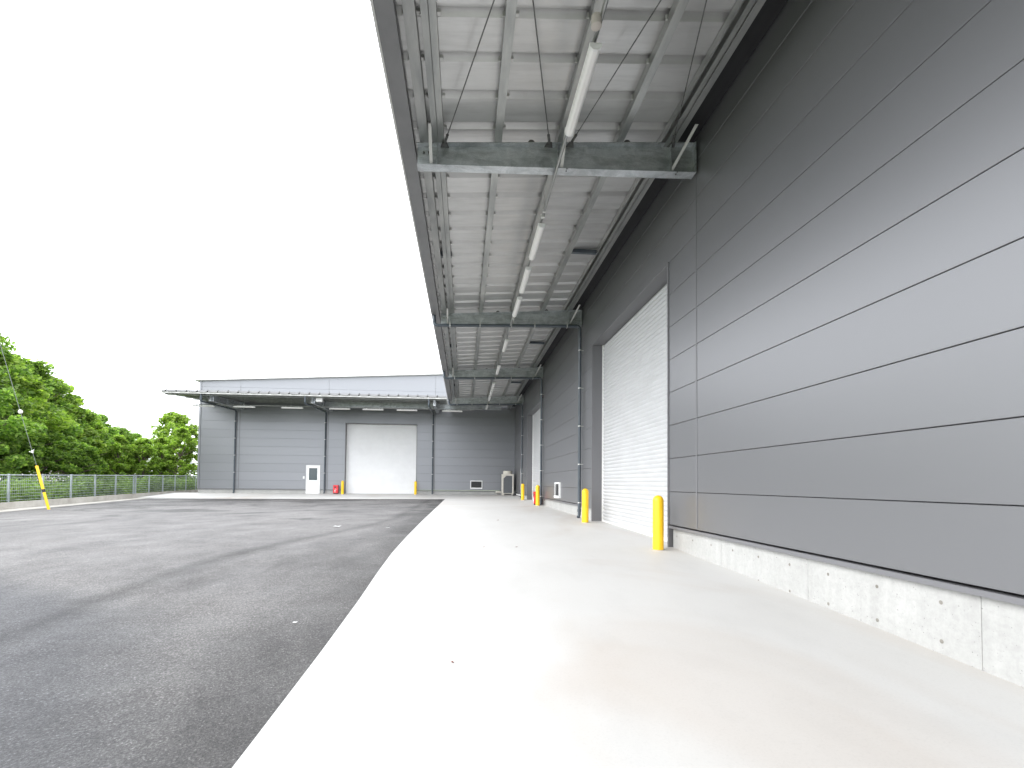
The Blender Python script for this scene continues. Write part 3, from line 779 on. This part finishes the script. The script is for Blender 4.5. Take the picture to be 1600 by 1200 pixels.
# ---------------------------------------------------------------- lights on their rails
def light_mesh():
    t = thing('light_fixture', '', 'light', (0, 0, 0))
    Ln = 1.38
    m = MB(); pr = [(-0.068, 0.03), (-0.068, 0.012), (-0.05, -0.028), (-0.022, -0.046), (0.022, -0.046), (0.05, -0.028), (0.068, 0.012), (0.068, 0.03)]
    n = len(pr)
    for y in (0.03, Ln-0.03):
        for x, z in pr: m.v.append((x, y, z))
    for i in range(n): m.f.append((i, (i+1) % n, n+(i+1) % n, n+i))
    m.f.append(tuple(range(n))[::-1]); m.f.append(tuple(range(n, 2*n)))
    build(m, 'diffuser', M['diffuser'], t, 'local', smooth=30)
    e = MB()
    for y0, y1 in ((0, 0.029), (Ln-0.029, Ln)):
        b_ = len(e.v)
        for y in (y0, y1):
            for x, z in pr: e.v.append((x*1.04, y, z*1.04))
        for i in range(n): e.f.append((b_+i, b_+(i+1) % n, b_+n+(i+1) % n, b_+n+i))
        e.f.append(tuple(range(b_, b_+n))[::-1]); e.f.append(tuple(range(b_+n, b_+2*n)))
    build_each(e, 'end_cap', M['white'], t, base='local')
    h = MB(); h.box(-0.05, 0.05, 0.04, Ln-0.04, 0.031, 0.055)
    h.box(-0.02, 0.02, 0.25, 0.29, 0.056, 0.085); h.box(-0.02, 0.02, Ln-0.29, Ln-0.25, 0.056, 0.085)
    build(h, 'housing', M['white'], t, 'local')
    return t
lt = light_mesh()
ordw = ['nearest long white tube light, hanging before the first canopy beam', 'second white tube light along the right canopy, first past the near beam',
        'third white tube light along the right canopy, middle of the close row of three', 'fourth white tube light along the right canopy, crossing the second beam',
        'fifth white tube light along the right canopy, between second and third beams', 'sixth white tube light along the right canopy, crossing the third beam',
        'seventh white tube light along the right canopy, first beyond the third beam', 'eighth white tube light along the right canopy, mid of the last bay',
        'ninth white tube light along the right canopy, before the last beam', 'farthest small white tube light of the right canopy, past the last beam']
ZL = 4.93
XLt = 1.42
for i, y in enumerate([5.22, 9.03, 10.90, 12.70, 16.5, 20.25, 23.75, 25.45, 27.2, 30.7]):
    o = lt if i == 0 else copy_tree(lt)
    o.location = (XLt, y, ZL+H0); o['label'] = ordw[i]; o['group'] = 'tube lights under the right canopy'
labf = ['leftmost tube light under the far canopy, reaching past the building corner', 'second tube light from the left under the far canopy', 'third tube light from the left under the far canopy, left of the white door',
        'tube light under the far canopy above the wall between door and shutter', 'tube light under the far canopy above the left half of the white shutter', 'tube light under the far canopy above the shutter\'s right edge', 'rightmost tube light under the far canopy, near the inner corner']
for i, x in enumerate([-17.9, -15.3, -12.2, -9.1, -6.9, -4.62, -1.55]):
    o = copy_tree(lt); o.rotation_euler = (0, 0, R(-90)); o.location = (x, 33.4, ZL+H0); o['label'] = labf[i]; o['group'] = 'tube lights under the far canopy'
def rail(name, pts, hang, lab):
    m = MB(); m.tube(pts, 0.024, 10)
    o = build(m, name, M['galvlight'], base=tuple(pts[0]), smooth=40)
    tag(o, lab, 'conduit')
    BASE[o.name] = Vector(pts[0])
    h = MB()
    for (x, y, z1) in hang:
        h.tube([(x, y, pts[0][2]+0.02), (x, y, z1)], 0.006, 6); h.box(x-0.03, x+0.03, y-0.02, y+0.02, pts[0][2]-0.026, pts[0][2]+0.03)
    build_each(h, 'hanger', M['clamp'], o)
    return o
rl = rail('light_conduit', [(XLt, -14, ZL+0.11), (XLt, 32.2, ZL+0.11)], [(XLt, y, 5.53) for y in [-8, -4, 0.9, 4.4, 8.75, 10.66, 12.48, 14.6, 18.4, 22.3, 26.8, 29.4]], 'long thin steel conduit carrying the tube lights of the right canopy')
j = MB(); j.lathe([(0.045, -0.10), (0.058, -0.09), (0.058, 0.02), (0.04, 0.03)], 16, (XLt-0.05, 5.02, ZL+0.11)); build(j, 'electrical_box', M['beigebox'], rl, smooth=40)  # round body here stands for a speaker
for y in (8.9, 12.52, 17.95, 21.75, 25.2):
    j = MB(); j.lathe([(0.035, -0.05), (0.042, -0.045), (0.042, 0.02), (0.03, 0.03)], 12, (XLt, y, ZL+0.11)); build(j, 'electrical_box', M['clamp'], rl, smooth=40)
rail('light_conduit', [(-17.9, 33.4, ZL+0.11), (0.6, 33.4, ZL+0.11)], [(x, 33.4, 5.64) for x in fr(-17.6, 0.4, 3.0)], 'thin steel conduit carrying the tube lights of the far canopy')

# ---------------------------------------------------------------- bollards
def bollard(lab, x, y, z, h=0.98):
    t = thing('bollard', lab, 'bollard', (x, y, z), 'yellow bollards beside the shutters')
    r_ = 0.095; pr = [(r_, -0.05), (r_, h-r_)]
    for k in range(1, 9):
        a = k/8*math.pi/2; pr.append((max(0.004, r_*math.cos(a)), h-r_+r_*math.sin(a)))
    build(MB().lathe(pr, 28), 'sleeve', M['yellow'], t, 'local', smooth=40)
    build(MB().lathe([(r_+0.02, -0.05), (r_+0.02, 0.004), (r_+0.001, 0.006)], 28), 'base_sealant', M['kerb'], t, 'local')
    # faint horizontal groove ring below the cap
    build(MB().lathe([(r_+0.0015, h-r_-0.012), (r_+0.003, h-r_-0.008), (r_+0.0015, h-r_-0.004)], 28), 'cap_ring', M['yellow'], t, 'local', smooth=40)
    return t
for lab, x, y in (('nearest and largest yellow bollard, at the near edge of the right shutter', 3.47, 8.48), ('yellow bollard beside the dark downpipe at the far edge of the near shutter', 3.47, 13.73),
                  ('yellow bollard just left of the red box by the distant right shutter', 3.47, 22.75), ('farthest yellow bollard on the right wall, right of the outdoor unit', 3.47, 28.6)):
    bollard(lab, x, y, slab_z(x, y), 0.97)
for lab, x in (('yellow bollard at the left edge of the far white shutter, beside the red box', -8.72), ('yellow bollard at the right edge of the far white shutter', -3.52)):
    bollard(lab, x, 35.85, slab_z(x, 35.85), 0.97)

# ---------------------------------------------------------------- red extinguisher boxes
def redbox(lab, x, y, z, rz):
    t = thing('extinguisher_box', lab, 'fire box', (x, y, z), 'red extinguisher boxes', rz)
    b_ = MB(); b_.box(-0.17, 0.17, -0.12, 0.12, 0.06, 0.64); build(b_, 'cabinet', M['red'], t, 'local', bevel=0.012)
    b_ = MB(); b_.box(-0.15, 0.15, -0.10, 0.10, -0.03, 0.06); build(b_, 'stand', M['black'], t, 'local')
    b_ = MB(); b_.box(-0.10, 0.04, -0.128, -0.121, 0.44, 0.53); build(b_, 'window', M['glass'], t, 'local')
    # white pictogram: extinguisher body with hose
    b_ = MB(); b_.tube([(-0.03, -0.123, 0.15), (-0.03, -0.123, 0.30)], 0.028, 10); b_.tube([(-0.03, -0.123, 0.32), (0.0, -0.123, 0.37), (0.05, -0.123, 0.35), (0.06, -0.123, 0.27)], 0.009, 6)
    b_.tube([(-0.03, -0.123, 0.09), (-0.03, -0.123, 0.12)], 0.02, 8)
    build(b_, 'pictogram', M['white'], t, 'local')
redbox('small red fire extinguisher box on the strip left of the far shutter', -9.25, 36.1, slab_z(-9.25, 36.1), 0)
redbox('red fire extinguisher box half hidden behind a bollard at the distant right shutter', 3.50, 23.42, slab_z(3.5, 23.4), R(-90))
a_ = thing('alarm_lamp', 'tiny red alarm lamp high on the right wall beside a downpipe', 'lamp', (3.74, 23.45, 4.28))
build(MB().lathe([(0.05, -0.05), (0.05, 0.04), (0.03, 0.07), (0.005, 0.08)], 12), 'dome', M['red'], a_, 'local', smooth=40)
build(MB().box(-0.02, 0.06, -0.04, 0.04, -0.08, -0.051), 'bracket', M['black'], a_, 'local')

# ---------------------------------------------------------------- outdoor unit in the corner
ac = thing('outdoor_unit', 'cream upright outdoor air conditioning unit with round fan cowl in the inner corner', 'air conditioner', (3.18, 35.6, slab_z(3.18, 35.6)))
hx, hy = 0.42, 0.36
f = MB()
for sx in (-1, 1):
    for sy in (-1, 1): f.box(sx*hx, sx*(hx-0.10), sy*hy, sy*(hy-0.08), 0.10, 1.40)
f.box(-hx, hx, -hy, hy, 1.40, 1.52)
build(f, 'casing', M['cream'], ac, 'local', bevel=0.01)
for sx in (-1, 1):
    for sy in (-1, 1): build(MB().box(sx*(hx-0.02), sx*(hx-0.14), sy*(hy-0.01), sy*(hy-0.09), -0.02, 0.10), 'foot', M['cream'], ac, 'local')
g = MB(); g.box(-hx+0.101, hx-0.101, -hy+0.03, hy-0.03, 0.12, 1.398)
g.box(-hx+0.03, hx-0.03, -hy+0.081, hy-0.081, 0.12, 1.398)
gb = build(g, 'coil', M['acgrille'], ac, 'local')
s = MB()
for k in range(13): 
    x = -hx+0.13+k*0.047; s.box(x, x+0.004, -hy+0.018, -hy+0.0295, 0.14, 1.36)
for k in range(16): s.box(-hx+0.10, hx-0.10, -hy+0.010, -hy+0.0175, 0.15+k*0.08, 0.155+k*0.08)
build(s, 'guard_wire', M['trim'], gb, 'local')
c = MB(); c.hexa([(-hx+0.10, -hy+0.001, 1.20), (-hx+0.101, -hy+0.001, 1.20), (-hx+0.101, -hy+0.03, 1.20), (-hx+0.10, -hy+0.03, 1.20), (-hx+0.10, -hy+0.001, 1.398), (-hx+0.30, -hy+0.001, 1.398), (-hx+0.30, -hy+0.03, 1.398), (-hx+0.10, -hy+0.03, 1.398)])
c.box(-hx+0.101, hx-0.101, -hy+0.001, -hy+0.03, 0.10, 0.135)
build(c, 'corner_panel', M['cream'], ac, 'local')
build(MB().lathe([(0.33, 1.521), (0.33, 1.74), (0.30, 1.76), (0.28, 1.74), (0.27, 1.60)], 32), 'fan_cowl', M['cream'], ac, 'local', smooth=40)
pp = MB(); pp.tube([(-0.45, 0.1, 0.20), (-0.75, 0.1, 0.20), (-0.78, 0.3, 0.20), (-0.78, 0.75, 0.2)], 0.055, 10); pp.tube([(0.40, 0.2, 0.28), (0.60, 0.1, 0.22)], 0.04, 10)
build(pp, 'insulated_pipe', M['cream'], ac, 'local', smooth=40)
cd = thing('pipe_cover', 'white pipe cover climbing the right wall beside the outdoor unit', 'pipe cover', (3.72, 31.9, -0.9))
build(MB().box(3.70, 3.795, 31.6, 31.72, -0.72, 1.0).mapped(lambda x, y, z: (x, y, z)), 'vertical_cover', M['white'], cd, bevel=0.01)
build(MB().box(3.68, 3.78, 31.62, 34.6, -0.80, -0.72), 'floor_cover', M['white'], cd, bevel=0.01)
bc = MB(); bc.box(-0.16, 0.16, -0.14, 0.14, 0.0, 0.10); bc.lathe([(0.10, 0.1), (0.12, 0.16), (0.10, 0.24), (0.03, 0.26)], 14)
tag(build(bc, 'drain_pump', M['black'], base='local', bevel=0.01), 'small black drain pump on the slab right of the outdoor unit', 'pump').location = (3.62, 34.3, slab_z(3.62, 34.3)+H0)

# ---------------------------------------------------------------- small litter on slab and asphalt
def flat_leaf(x, y, s, rz, m, name, lab, cat, zf, grp):
    b_ = MB(); pts = [(-1, 0, 0.12), (-0.5, 0.42, 0.3), (0.2, 0.5, 0.1), (1, 0.05, 0.35), (0.3, -0.45, 0.05), (-0.5, -0.4, 0.25)]
    b_.v = [(p[0]*s, p[1]*s, p[2]*s*0.6+0.003) for p in pts]+[(0, 0, 0.004)]
    b_.v += [(p[0], p[1], p[2]+0.0015) for p in b_.v[:7]]
    for i in range(6):
        b_.f.append((6, i, (i+1) % 6)); b_.f.append((13, 7+(i+1) % 6, 7+i)); b_.f.append((i, 7+i, 7+(i+1) % 6, (i+1) % 6))
    o = build(b_, name, m, base='local'); o.location = (x, y, zf(x, y)+H0); o.rotation_euler = (0, 0, rz)
    tag(o, lab, cat, grp)
def on_plane(u, v, z):   # where a pixel of the photo meets height z
    F, CX, CY = 760.0, 784.0, 732.0
    co = S.camera.matrix_world.to_3x3() @ Vector(((u-CX)/F, -(v-CY)/F, -1.0))
    k = z/co.z; return co.x*k, co.y*k
for i, (u, v_, lab, s_) in enumerate(((707, 1035, 'dry reddish leaf alone on the bare near slab', 0.018), (778, 813, 'dry brown leaf farthest back on the slab', 0.05), (807, 855, 'larger dry brown leaf at mid slab, under the shutter side', 0.035),
                            (756, 855, 'small dry leaf left of the larger brown leaf at mid slab', 0.025), (660, 858, 'dry leaf close to the slab edge by the asphalt', 0.02), (994, 826, 'dark leaf blown against the near shutter', 0.035))):
    x, y = on_plane(u, v_, slab_z(1, 9))
    for _ in range(4): x, y = on_plane(u, v_, slab_z(x, y))
    flat_leaf(x, y, s_, rnd.random()*6, M['leafred'], 'fallen_leaf', lab, 'leaf', slab_z, 'fallen leaves on the slab')
for u, v_, lab, s_ in ((527, 823, 'white paper scrap on the far asphalt below the shutter', 0.10), (606, 825, 'small white scrap on asphalt nearer the slab edge', 0.05), (461, 973, 'curled pale scrap on the near asphalt', 0.025)):
    x, y = on_plane(u, v_, asph_z(-5, 9))
    for _ in range(5): x, y = on_plane(u, v_, asph_z(x, y))
    flat_leaf(x, y, s_, rnd.random()*6, M['white'], 'paper_scrap', lab, 'litter', asph_z, 'paper scraps on the asphalt')

# ---------------------------------------------------------------- fence
fn = thing('fence', 'low grey galvanised mesh fence on the kerb along the meadow', 'fence', (fence_x(21), 21, -0.94))
FH = 1.10
PYS = fr(7.1, 41.1, 2.0)
def ftop(y): return interp(y, LEFT)+kerb_h(y)
for i, y in enumerate(PYS):
    m = MB(); x = fence_x(y); z = ftop(y)
    m.box(x-0.028, x+0.028, y-0.028, y+0.028, z-0.1, z+FH+0.03); m.box(x-0.033, x+0.033, y-0.033, y+0.033, z+FH+0.031, z+FH+0.045)
    if i == 12: m.box(x-0.03, x+0.03, y+0.16, y+0.22, z-0.1, z+FH+0.03)
    build(m, 'post', M['fence'], fn)
for y0, y1 in zip(PYS, PYS[1:]):
    m = MB(); q = lambda y, h: (fence_x(y)+0.035, y, ftop(y)+h)
    m.tube([q(y0+0.03, FH), q(y1-0.03, FH)], 0.024, 6)
    for h in [0.08, 0.21, 0.34, 0.47, 0.60, 0.73, 0.86, 0.98]: m.tube([q(y0+0.03, h), q(y1-0.03, h)], 0.0055, 4, cap=False)
    n = 17
    for k in range(n+1):
        y = y0+0.05+(y1-y0-0.1)*k/n; a = q(y, 0.04); b_ = q(y, FH-0.01)
        m.tube([a, b_], 0.0035, 3, cap=False)
    build(m, 'mesh_panel', M['fence'], fn)

# ---------------------------------------------------------------- guy wire and its pole
gy = thing('guy_wire', 'leaning stay wire with white ball insulator and yellow guard at the kerb', 'stay wire', (-17.0, 21.42, -1.25))
p0 = Vector((-17.0, 21.42, -1.26)); p1 = Vector((-17.53, 21.41, 0.55)); p2 = Vector((-18.82, 21.38, 4.69)); p3 = p2+(p2-p1)*1.1
build(MB().tube([p1, p2, p3], 0.008, 6), 'cable', M['wire'], gy)
gd = build(MB().tube([p0, p1], 0.048, 12), 'yellow_guard', M['yellow'], gy, smooth=40)
c0 = p0+(p1-p0)*0.40; c1 = p0+(p1-p0)*0.47
build(MB().tube([c0, c1], 0.052, 12), 'black_band', M['black'], gd)
q = p1+(p2-p1)*((1.85+0.35)/(4.14)+0.02); dr = (p2-p1).normalized()
iq = p1+(p2-p1)*0.535
bl = MB(); bl.lathe([(0.02, -0.09), (0.06, -0.06), (0.078, 0.0), (0.06, 0.06), (0.02, 0.09)], 16, tuple(iq)); build(bl, 'insulator', M['porcelain'], gy, smooth=60)
q2 = p1+(p2-p1)*0.14
bl = MB(); bl.tube([q2-dr*0.06, q2+dr*0.06], 0.03, 10); bl.tube([q2+Vector((-0.12, 0, 0.0)), q2+Vector((0.02, 0, -0.03)), q2+Vector((0.06, 0, 0.10))], 0.015, 6); build(bl, 'grip', M['clamp'], gy)
pole = thing('utility_pole', 'round grey concrete utility pole holding the stay wire', 'pole', (p3.x-0.25, p3.y, -1.0))
build(MB().tube([(p3.x-0.25, p3.y, -1.4), (p3.x-0.25, p3.y, 11.5)], 0.17, 16, 0.12), 'shaft', M['kerb'], pole, smooth=40)
build(MB().box(p3.x-0.42, p3.x-0.0, p3.y-0.12, p3.y+0.12, p3.z-0.05, p3.z+0.05), 'band', M['wire'], pole)

# ---------------------------------------------------------------- trees
def np_mesh(name, verts, faces_n, m):
    """verts (k*faces_n,3): independent quads"""
    me = bpy.data.meshes.new(name); nv = len(verts); nf = nv//faces_n
    me.vertices.add(nv); me.vertices.foreach_set('co', verts.astype(np.float32).ravel())
    me.loops.add(nv); me.loops.foreach_set('vertex_index', np.arange(nv, dtype=np.int32))
    me.polygons.add(nf); me.polygons.foreach_set('loop_start', np.arange(0, nv, faces_n, dtype=np.int32))
    me.update(calc_edges=True); me.validate(); me.materials.append(m)
    return me
def leaves(rs, centers, size, nrm_bias=0.6):
    n = len(centers)
    a = rs.normal(size=(n, 3)); a[:, 2] *= (1-nrm_bias); a /= np.linalg.norm(a, axis=1)[:, None]
    up = rs.normal(size=(n, 3))*0.6+np.array([0, 0, nrm_bias]); b_ = np.cross(a, up); b_ /= np.linalg.norm(b_, axis=1)[:, None]
    s = size*rs.uniform(0.6, 1.3, size=(n, 1))
    c = np.cross(a, b_)
    fold = c*s*0.15
    v = np.stack([centers-a*s*0.7, centers+b_*s*0.38+fold, centers+a*s*0.75, centers-b_*s*0.38+fold], 1)
    return v.reshape(-1, 3)
def tree_mesh(seed, h, cr, z0, nclump, nleaf, lsize, m, lean=0.0):
    """returns crown mesh, trunk MB in local coordinates; crown from z0 up to h, radius cr"""
    rs = np.random.RandomState(seed); tm = MB()
    top = Vector((lean, 0, h*0.72))
    tm.tube([(0, 0, -0.5), (0.05, 0, h*0.15), (lean*0.3+rs.normal()*0.1, rs.normal()*0.1, h*0.4), tuple(top)], 0.045*h**0.6+0.03, 8, 0.03)
    cl = []
    nb = max(5, nclump//5)
    tips = []
    for k in range(nb):
        t = rs.uniform(0.22, 0.95); ang = rs.uniform(0, 2*math.pi)
        hh = z0+(h-z0)*t*0.8
        prof = math.sin(math.pi*min(1, max(0.08, (0.12+0.80*t))))**0.6
        rr = cr*prof*rs.uniform(0.65, 1.0)
        st = Vector((lean*t*0.4, 0, min(h*0.68, hh*0.75))); en = Vector((lean*t+rr*math.cos(ang), rr*math.sin(ang), hh+rr*0.25))
        md = (st+en)/2+Vector((0, 0, 0.10*rr)); tm.tube([st, md, en], 0.05, 5, 0.012, cap=False); tips.append((st, en))
    for k in range(nclump):
        t = rs.uniform(0, 1)**0.85; z = z0+(h-z0)*t
        prof = (math.sin(math.pi*(0.16+0.80*t)))**0.75
        ang = rs.uniform(0, 2*math.pi); rr = cr*prof*math.sqrt(rs.uniform(0.15, 1.0))*rs.uniform(0.75, 1.18)
        cl.append((lean*t+rr*math.cos(ang), rr*math.sin(ang), z, cr*rs.uniform(0.08, 0.22)))
    cl.append((lean, 0, h-0.2*cr, cr*0.25))
    pts = []
    per = nleaf//len(cl)
    for (x, y, z, r_) in cl:
        p = rs.normal(size=(per, 3)); p /= np.linalg.norm(p, axis=1)[:, None]
        p *= (rs.uniform(0.25, 1.0, size=(per, 1))**0.5)*r_*np.array([1.15, 1.15, 0.85]); pts.append(p+np.array([x, y, z]))
    pts = np.concatenate(pts)
    return np_mesh('crown', leaves(rs, pts, lsize), 4, m), tm
protos = {}
def tree(kind, x, y, z, s, rz, lab, sz=1.0):
    if kind not in protos:
        k = {'a': (11, 8.6, 3.2, 1.2, 170, 20000, 0.20, M['leaf']), 'b': (23, 7.2, 2.7, 0.6, 140, 16000, 0.18, M['leaf']), 'c': (35, 6.4, 1.8, 0.4, 110, 10500, 0.17, M['leaf2']),
             'd': (47, 8.0, 2.9, 0.8, 140, 15000, 0.19, M['leaf2']), 'e': (59, 4.2, 1.9, 0.1, 80, 11000, 0.15, M['leaf'])}[kind]
        cm, tm = tree_mesh(*k)
        t = thing('broadleaf_tree', lab, 'tree', (0, 0, 0)); c = bpy.data.objects.new('crown', cm); COL.objects.link(c); c.parent = t
        build(tm, 'trunk', M['bark'], t, 'local', smooth=50)
        protos[kind] = t; o = t
    else: o = copy_tree(protos[kind])
    o.location = (x, y, z+H0); o.scale = (s, s, s*sz); o.rotation_euler = (0, 0, rz); o['label'] = lab; o['group'] = 'trees beyond the fence'
    return o
def px(u, y): return (u-725)/760*y, y     # rough column of the photo at distance y
TR = [('d', 160, 40, 0.80, 'bright tree where the grove starts to drop, behind the low foot bush'),
      ('b', 182, 50, 0.98, 'dark tree in the middle of the tree line, left of the pale tower'),
      ('a', 214, 58, 0.80, 'broad dark tree behind, filling the dip in the tree line'),
      ('a', -10, 27.5, 1.05, 'tall spreading green tree cut by the left picture edge'),
      ('d', 34, 29, 1.00, 'bright green tree right of the stay wire\'s ball insulator'),
      ('a', 72, 33, 0.93, 'broad dark-hearted tree above the yellow stay guard'),
      ('b', 20, 24.8, 0.80, 'lower dark tree at far left, behind the fence and stay wire'),
      ('d', 108, 35, 0.99, 'airy light-topped tree right of the stay wire'),
      ('b', 140, 36, 0.93, 'dense rounded tree at the right end of the big grove'),
      ('e', 108, 30, 0.90, 'low leafy tree in front of the grove, right of the yellow guard'),
      ('b', 60, 28.5, 0.72, 'low dark tree directly behind the yellow guard'),
      ('b', 168, 44, 0.80, 'mid-height tree where the grove drops, left of the white tower'),
      ('e', 150, 33, 0.85, 'low bush-like tree at the foot of the grove\'s right end'),
      ('c', 188, 46, 0.72, 'slender tree just left of the distant white building'),
      ('b', 205, 60, 0.90, 'dark tree behind, above the distant white tower'),
      ('c', 214, 42, 0.70, 'small bright tree between the two pale distant buildings'),
      ('b', 236, 62, 0.86, 'far low tree left of the slim young trees'),
      ('c', 250, 43, 0.70, 'slim bright young tree third from the warehouse corner'),
      ('c', 276, 45, 0.72, 'slim bright young tree second from the warehouse corner'),
      ('d', 296, 50, 0.90, 'tall tree rising behind beside the warehouse corner'),
      ('c', 303, 44, 0.80, 'bright young tree touching the warehouse corner')]
for i, (k, u, y, s, lab) in enumerate(TR):
    x, yy = px(u, y); tree(k, x, yy, -0.85, s, rnd.random()*6.28, lab, rnd.uniform(0.95, 1.05))

# weeds behind the fence: uncountable ground cover
rs = np.random.RandomState(5)
n = 70000
yy = rs.uniform(12, 52, n); dd = rs.gamma(1.6, 1.9, n)+0.05
fx = -18.30-0.165*(yy-21.1)
xx = fx-dd
dens = np.sin(xx*1.3+np.sin(yy*0.9)*2)*np.sin(yy*0.8+1)*0.5+0.5
hh = rs.uniform(0, 1, n)**1.3*(0.35+0.75*dens)
gz = np.array([interp(a, LEFT) for a in yy])+0.25+np.minimum(1, dd/3)*0.1
pts = np.stack([xx, yy, gz+hh], 1)
lv = leaves(rs, pts, 0.13, 0.3); lv[:, 2] += H0
o = bpy.data.objects.new('weeds', np_mesh('weeds', lv, 4, M['weed'])); COL.objects.link(o); o['kind'] = 'stuff'; o['label'] = 'tall green weeds and grass growing behind the fence'; o['category'] = 'weeds'
fl = []
for (u, y) in ((28, 22.5), (112, 26), (122, 26.5), (5, 21.5)):
    cx_, cy_ = px(u, y); k = 110
    fl.append(np.stack([rs.normal(cx_, 0.35, k), rs.normal(cy_, 0.35, k), rs.normal(0.0, 0.16, k)], 1))
lv = leaves(rs, np.concatenate(fl), 0.05, 0.2); lv[:, 2] += H0
o = bpy.data.objects.new('white_blossom', np_mesh('white_blossom', lv, 4, M['flower'])); COL.objects.link(o); o['kind'] = 'stuff'; o['label'] = 'clusters of tiny white blossom among the weeds'; o['category'] = 'flowers'

# ---------------------------------------------------------------- distant buildings seen between the trees
def house(lab, x, y, w_, d_, h, roof, win):
    t = thing('distant_building', lab, 'building', (x, y, -1))
    build(MB().box(x-w_/2, x+w_/2, y-d_/2, y+d_/2, -1.5, h), 'wall', M['whitewall'], t)
    r_ = MB()
    if roof: r_.add([(x-w_/2-0.4, y-d_/2-0.4, h+.01), (x+w_/2+0.4, y-d_/2-0.4, h+.01), (x+w_/2+0.4, y+d_/2+0.4, h+.01), (x-w_/2-0.4, y+d_/2+0.4, h+.01), (x-w_/2-0.4, y, h+roof), (x+w_/2+0.4, y, h+roof)],
                    [(0, 1, 5, 4), (2, 3, 4, 5), (0, 4, 3), (1, 2, 5), (0, 3, 2, 1)])
    else: r_.box(x-w_/2-0.2, x+w_/2+0.2, y-d_/2-0.2, y+d_/2+0.2, h+0.005, h+0.3)
    build(r_, 'roof', M['roofgrey'], t)
    for (a, z0) in win:
        build(MB().box(x+a-0.6, x+a+0.6, y-d_/2-0.05, y-d_/2+0.03, z0, z0+1.3), 'window', M['glass'], t)
x, y = px(200, 80); house('narrow white tower-like building glimpsed between the trees', x, y, 2.6, 3, 5.0, 0, [(0, 2.5)])
x, y = px(228, 85); house('low white house with pale grey roof glimpsed between the trees', x, y, 9, 7, 3.3, 2.0, [(-2.5, 0.8), (2.0, 0.8)])
x, y = px(272, 90); house('white building glimpsed through slim trees near the warehouse corner', x, y, 8, 6, 3.0, 1.6, [(-2, 0.5), (1.5, 0.5)])
x, y = px(165, 75); house('pale building glimpsed at the right end of the grove', x, y, 4, 5, 2.8, 1.4, [(0, 0.5)])
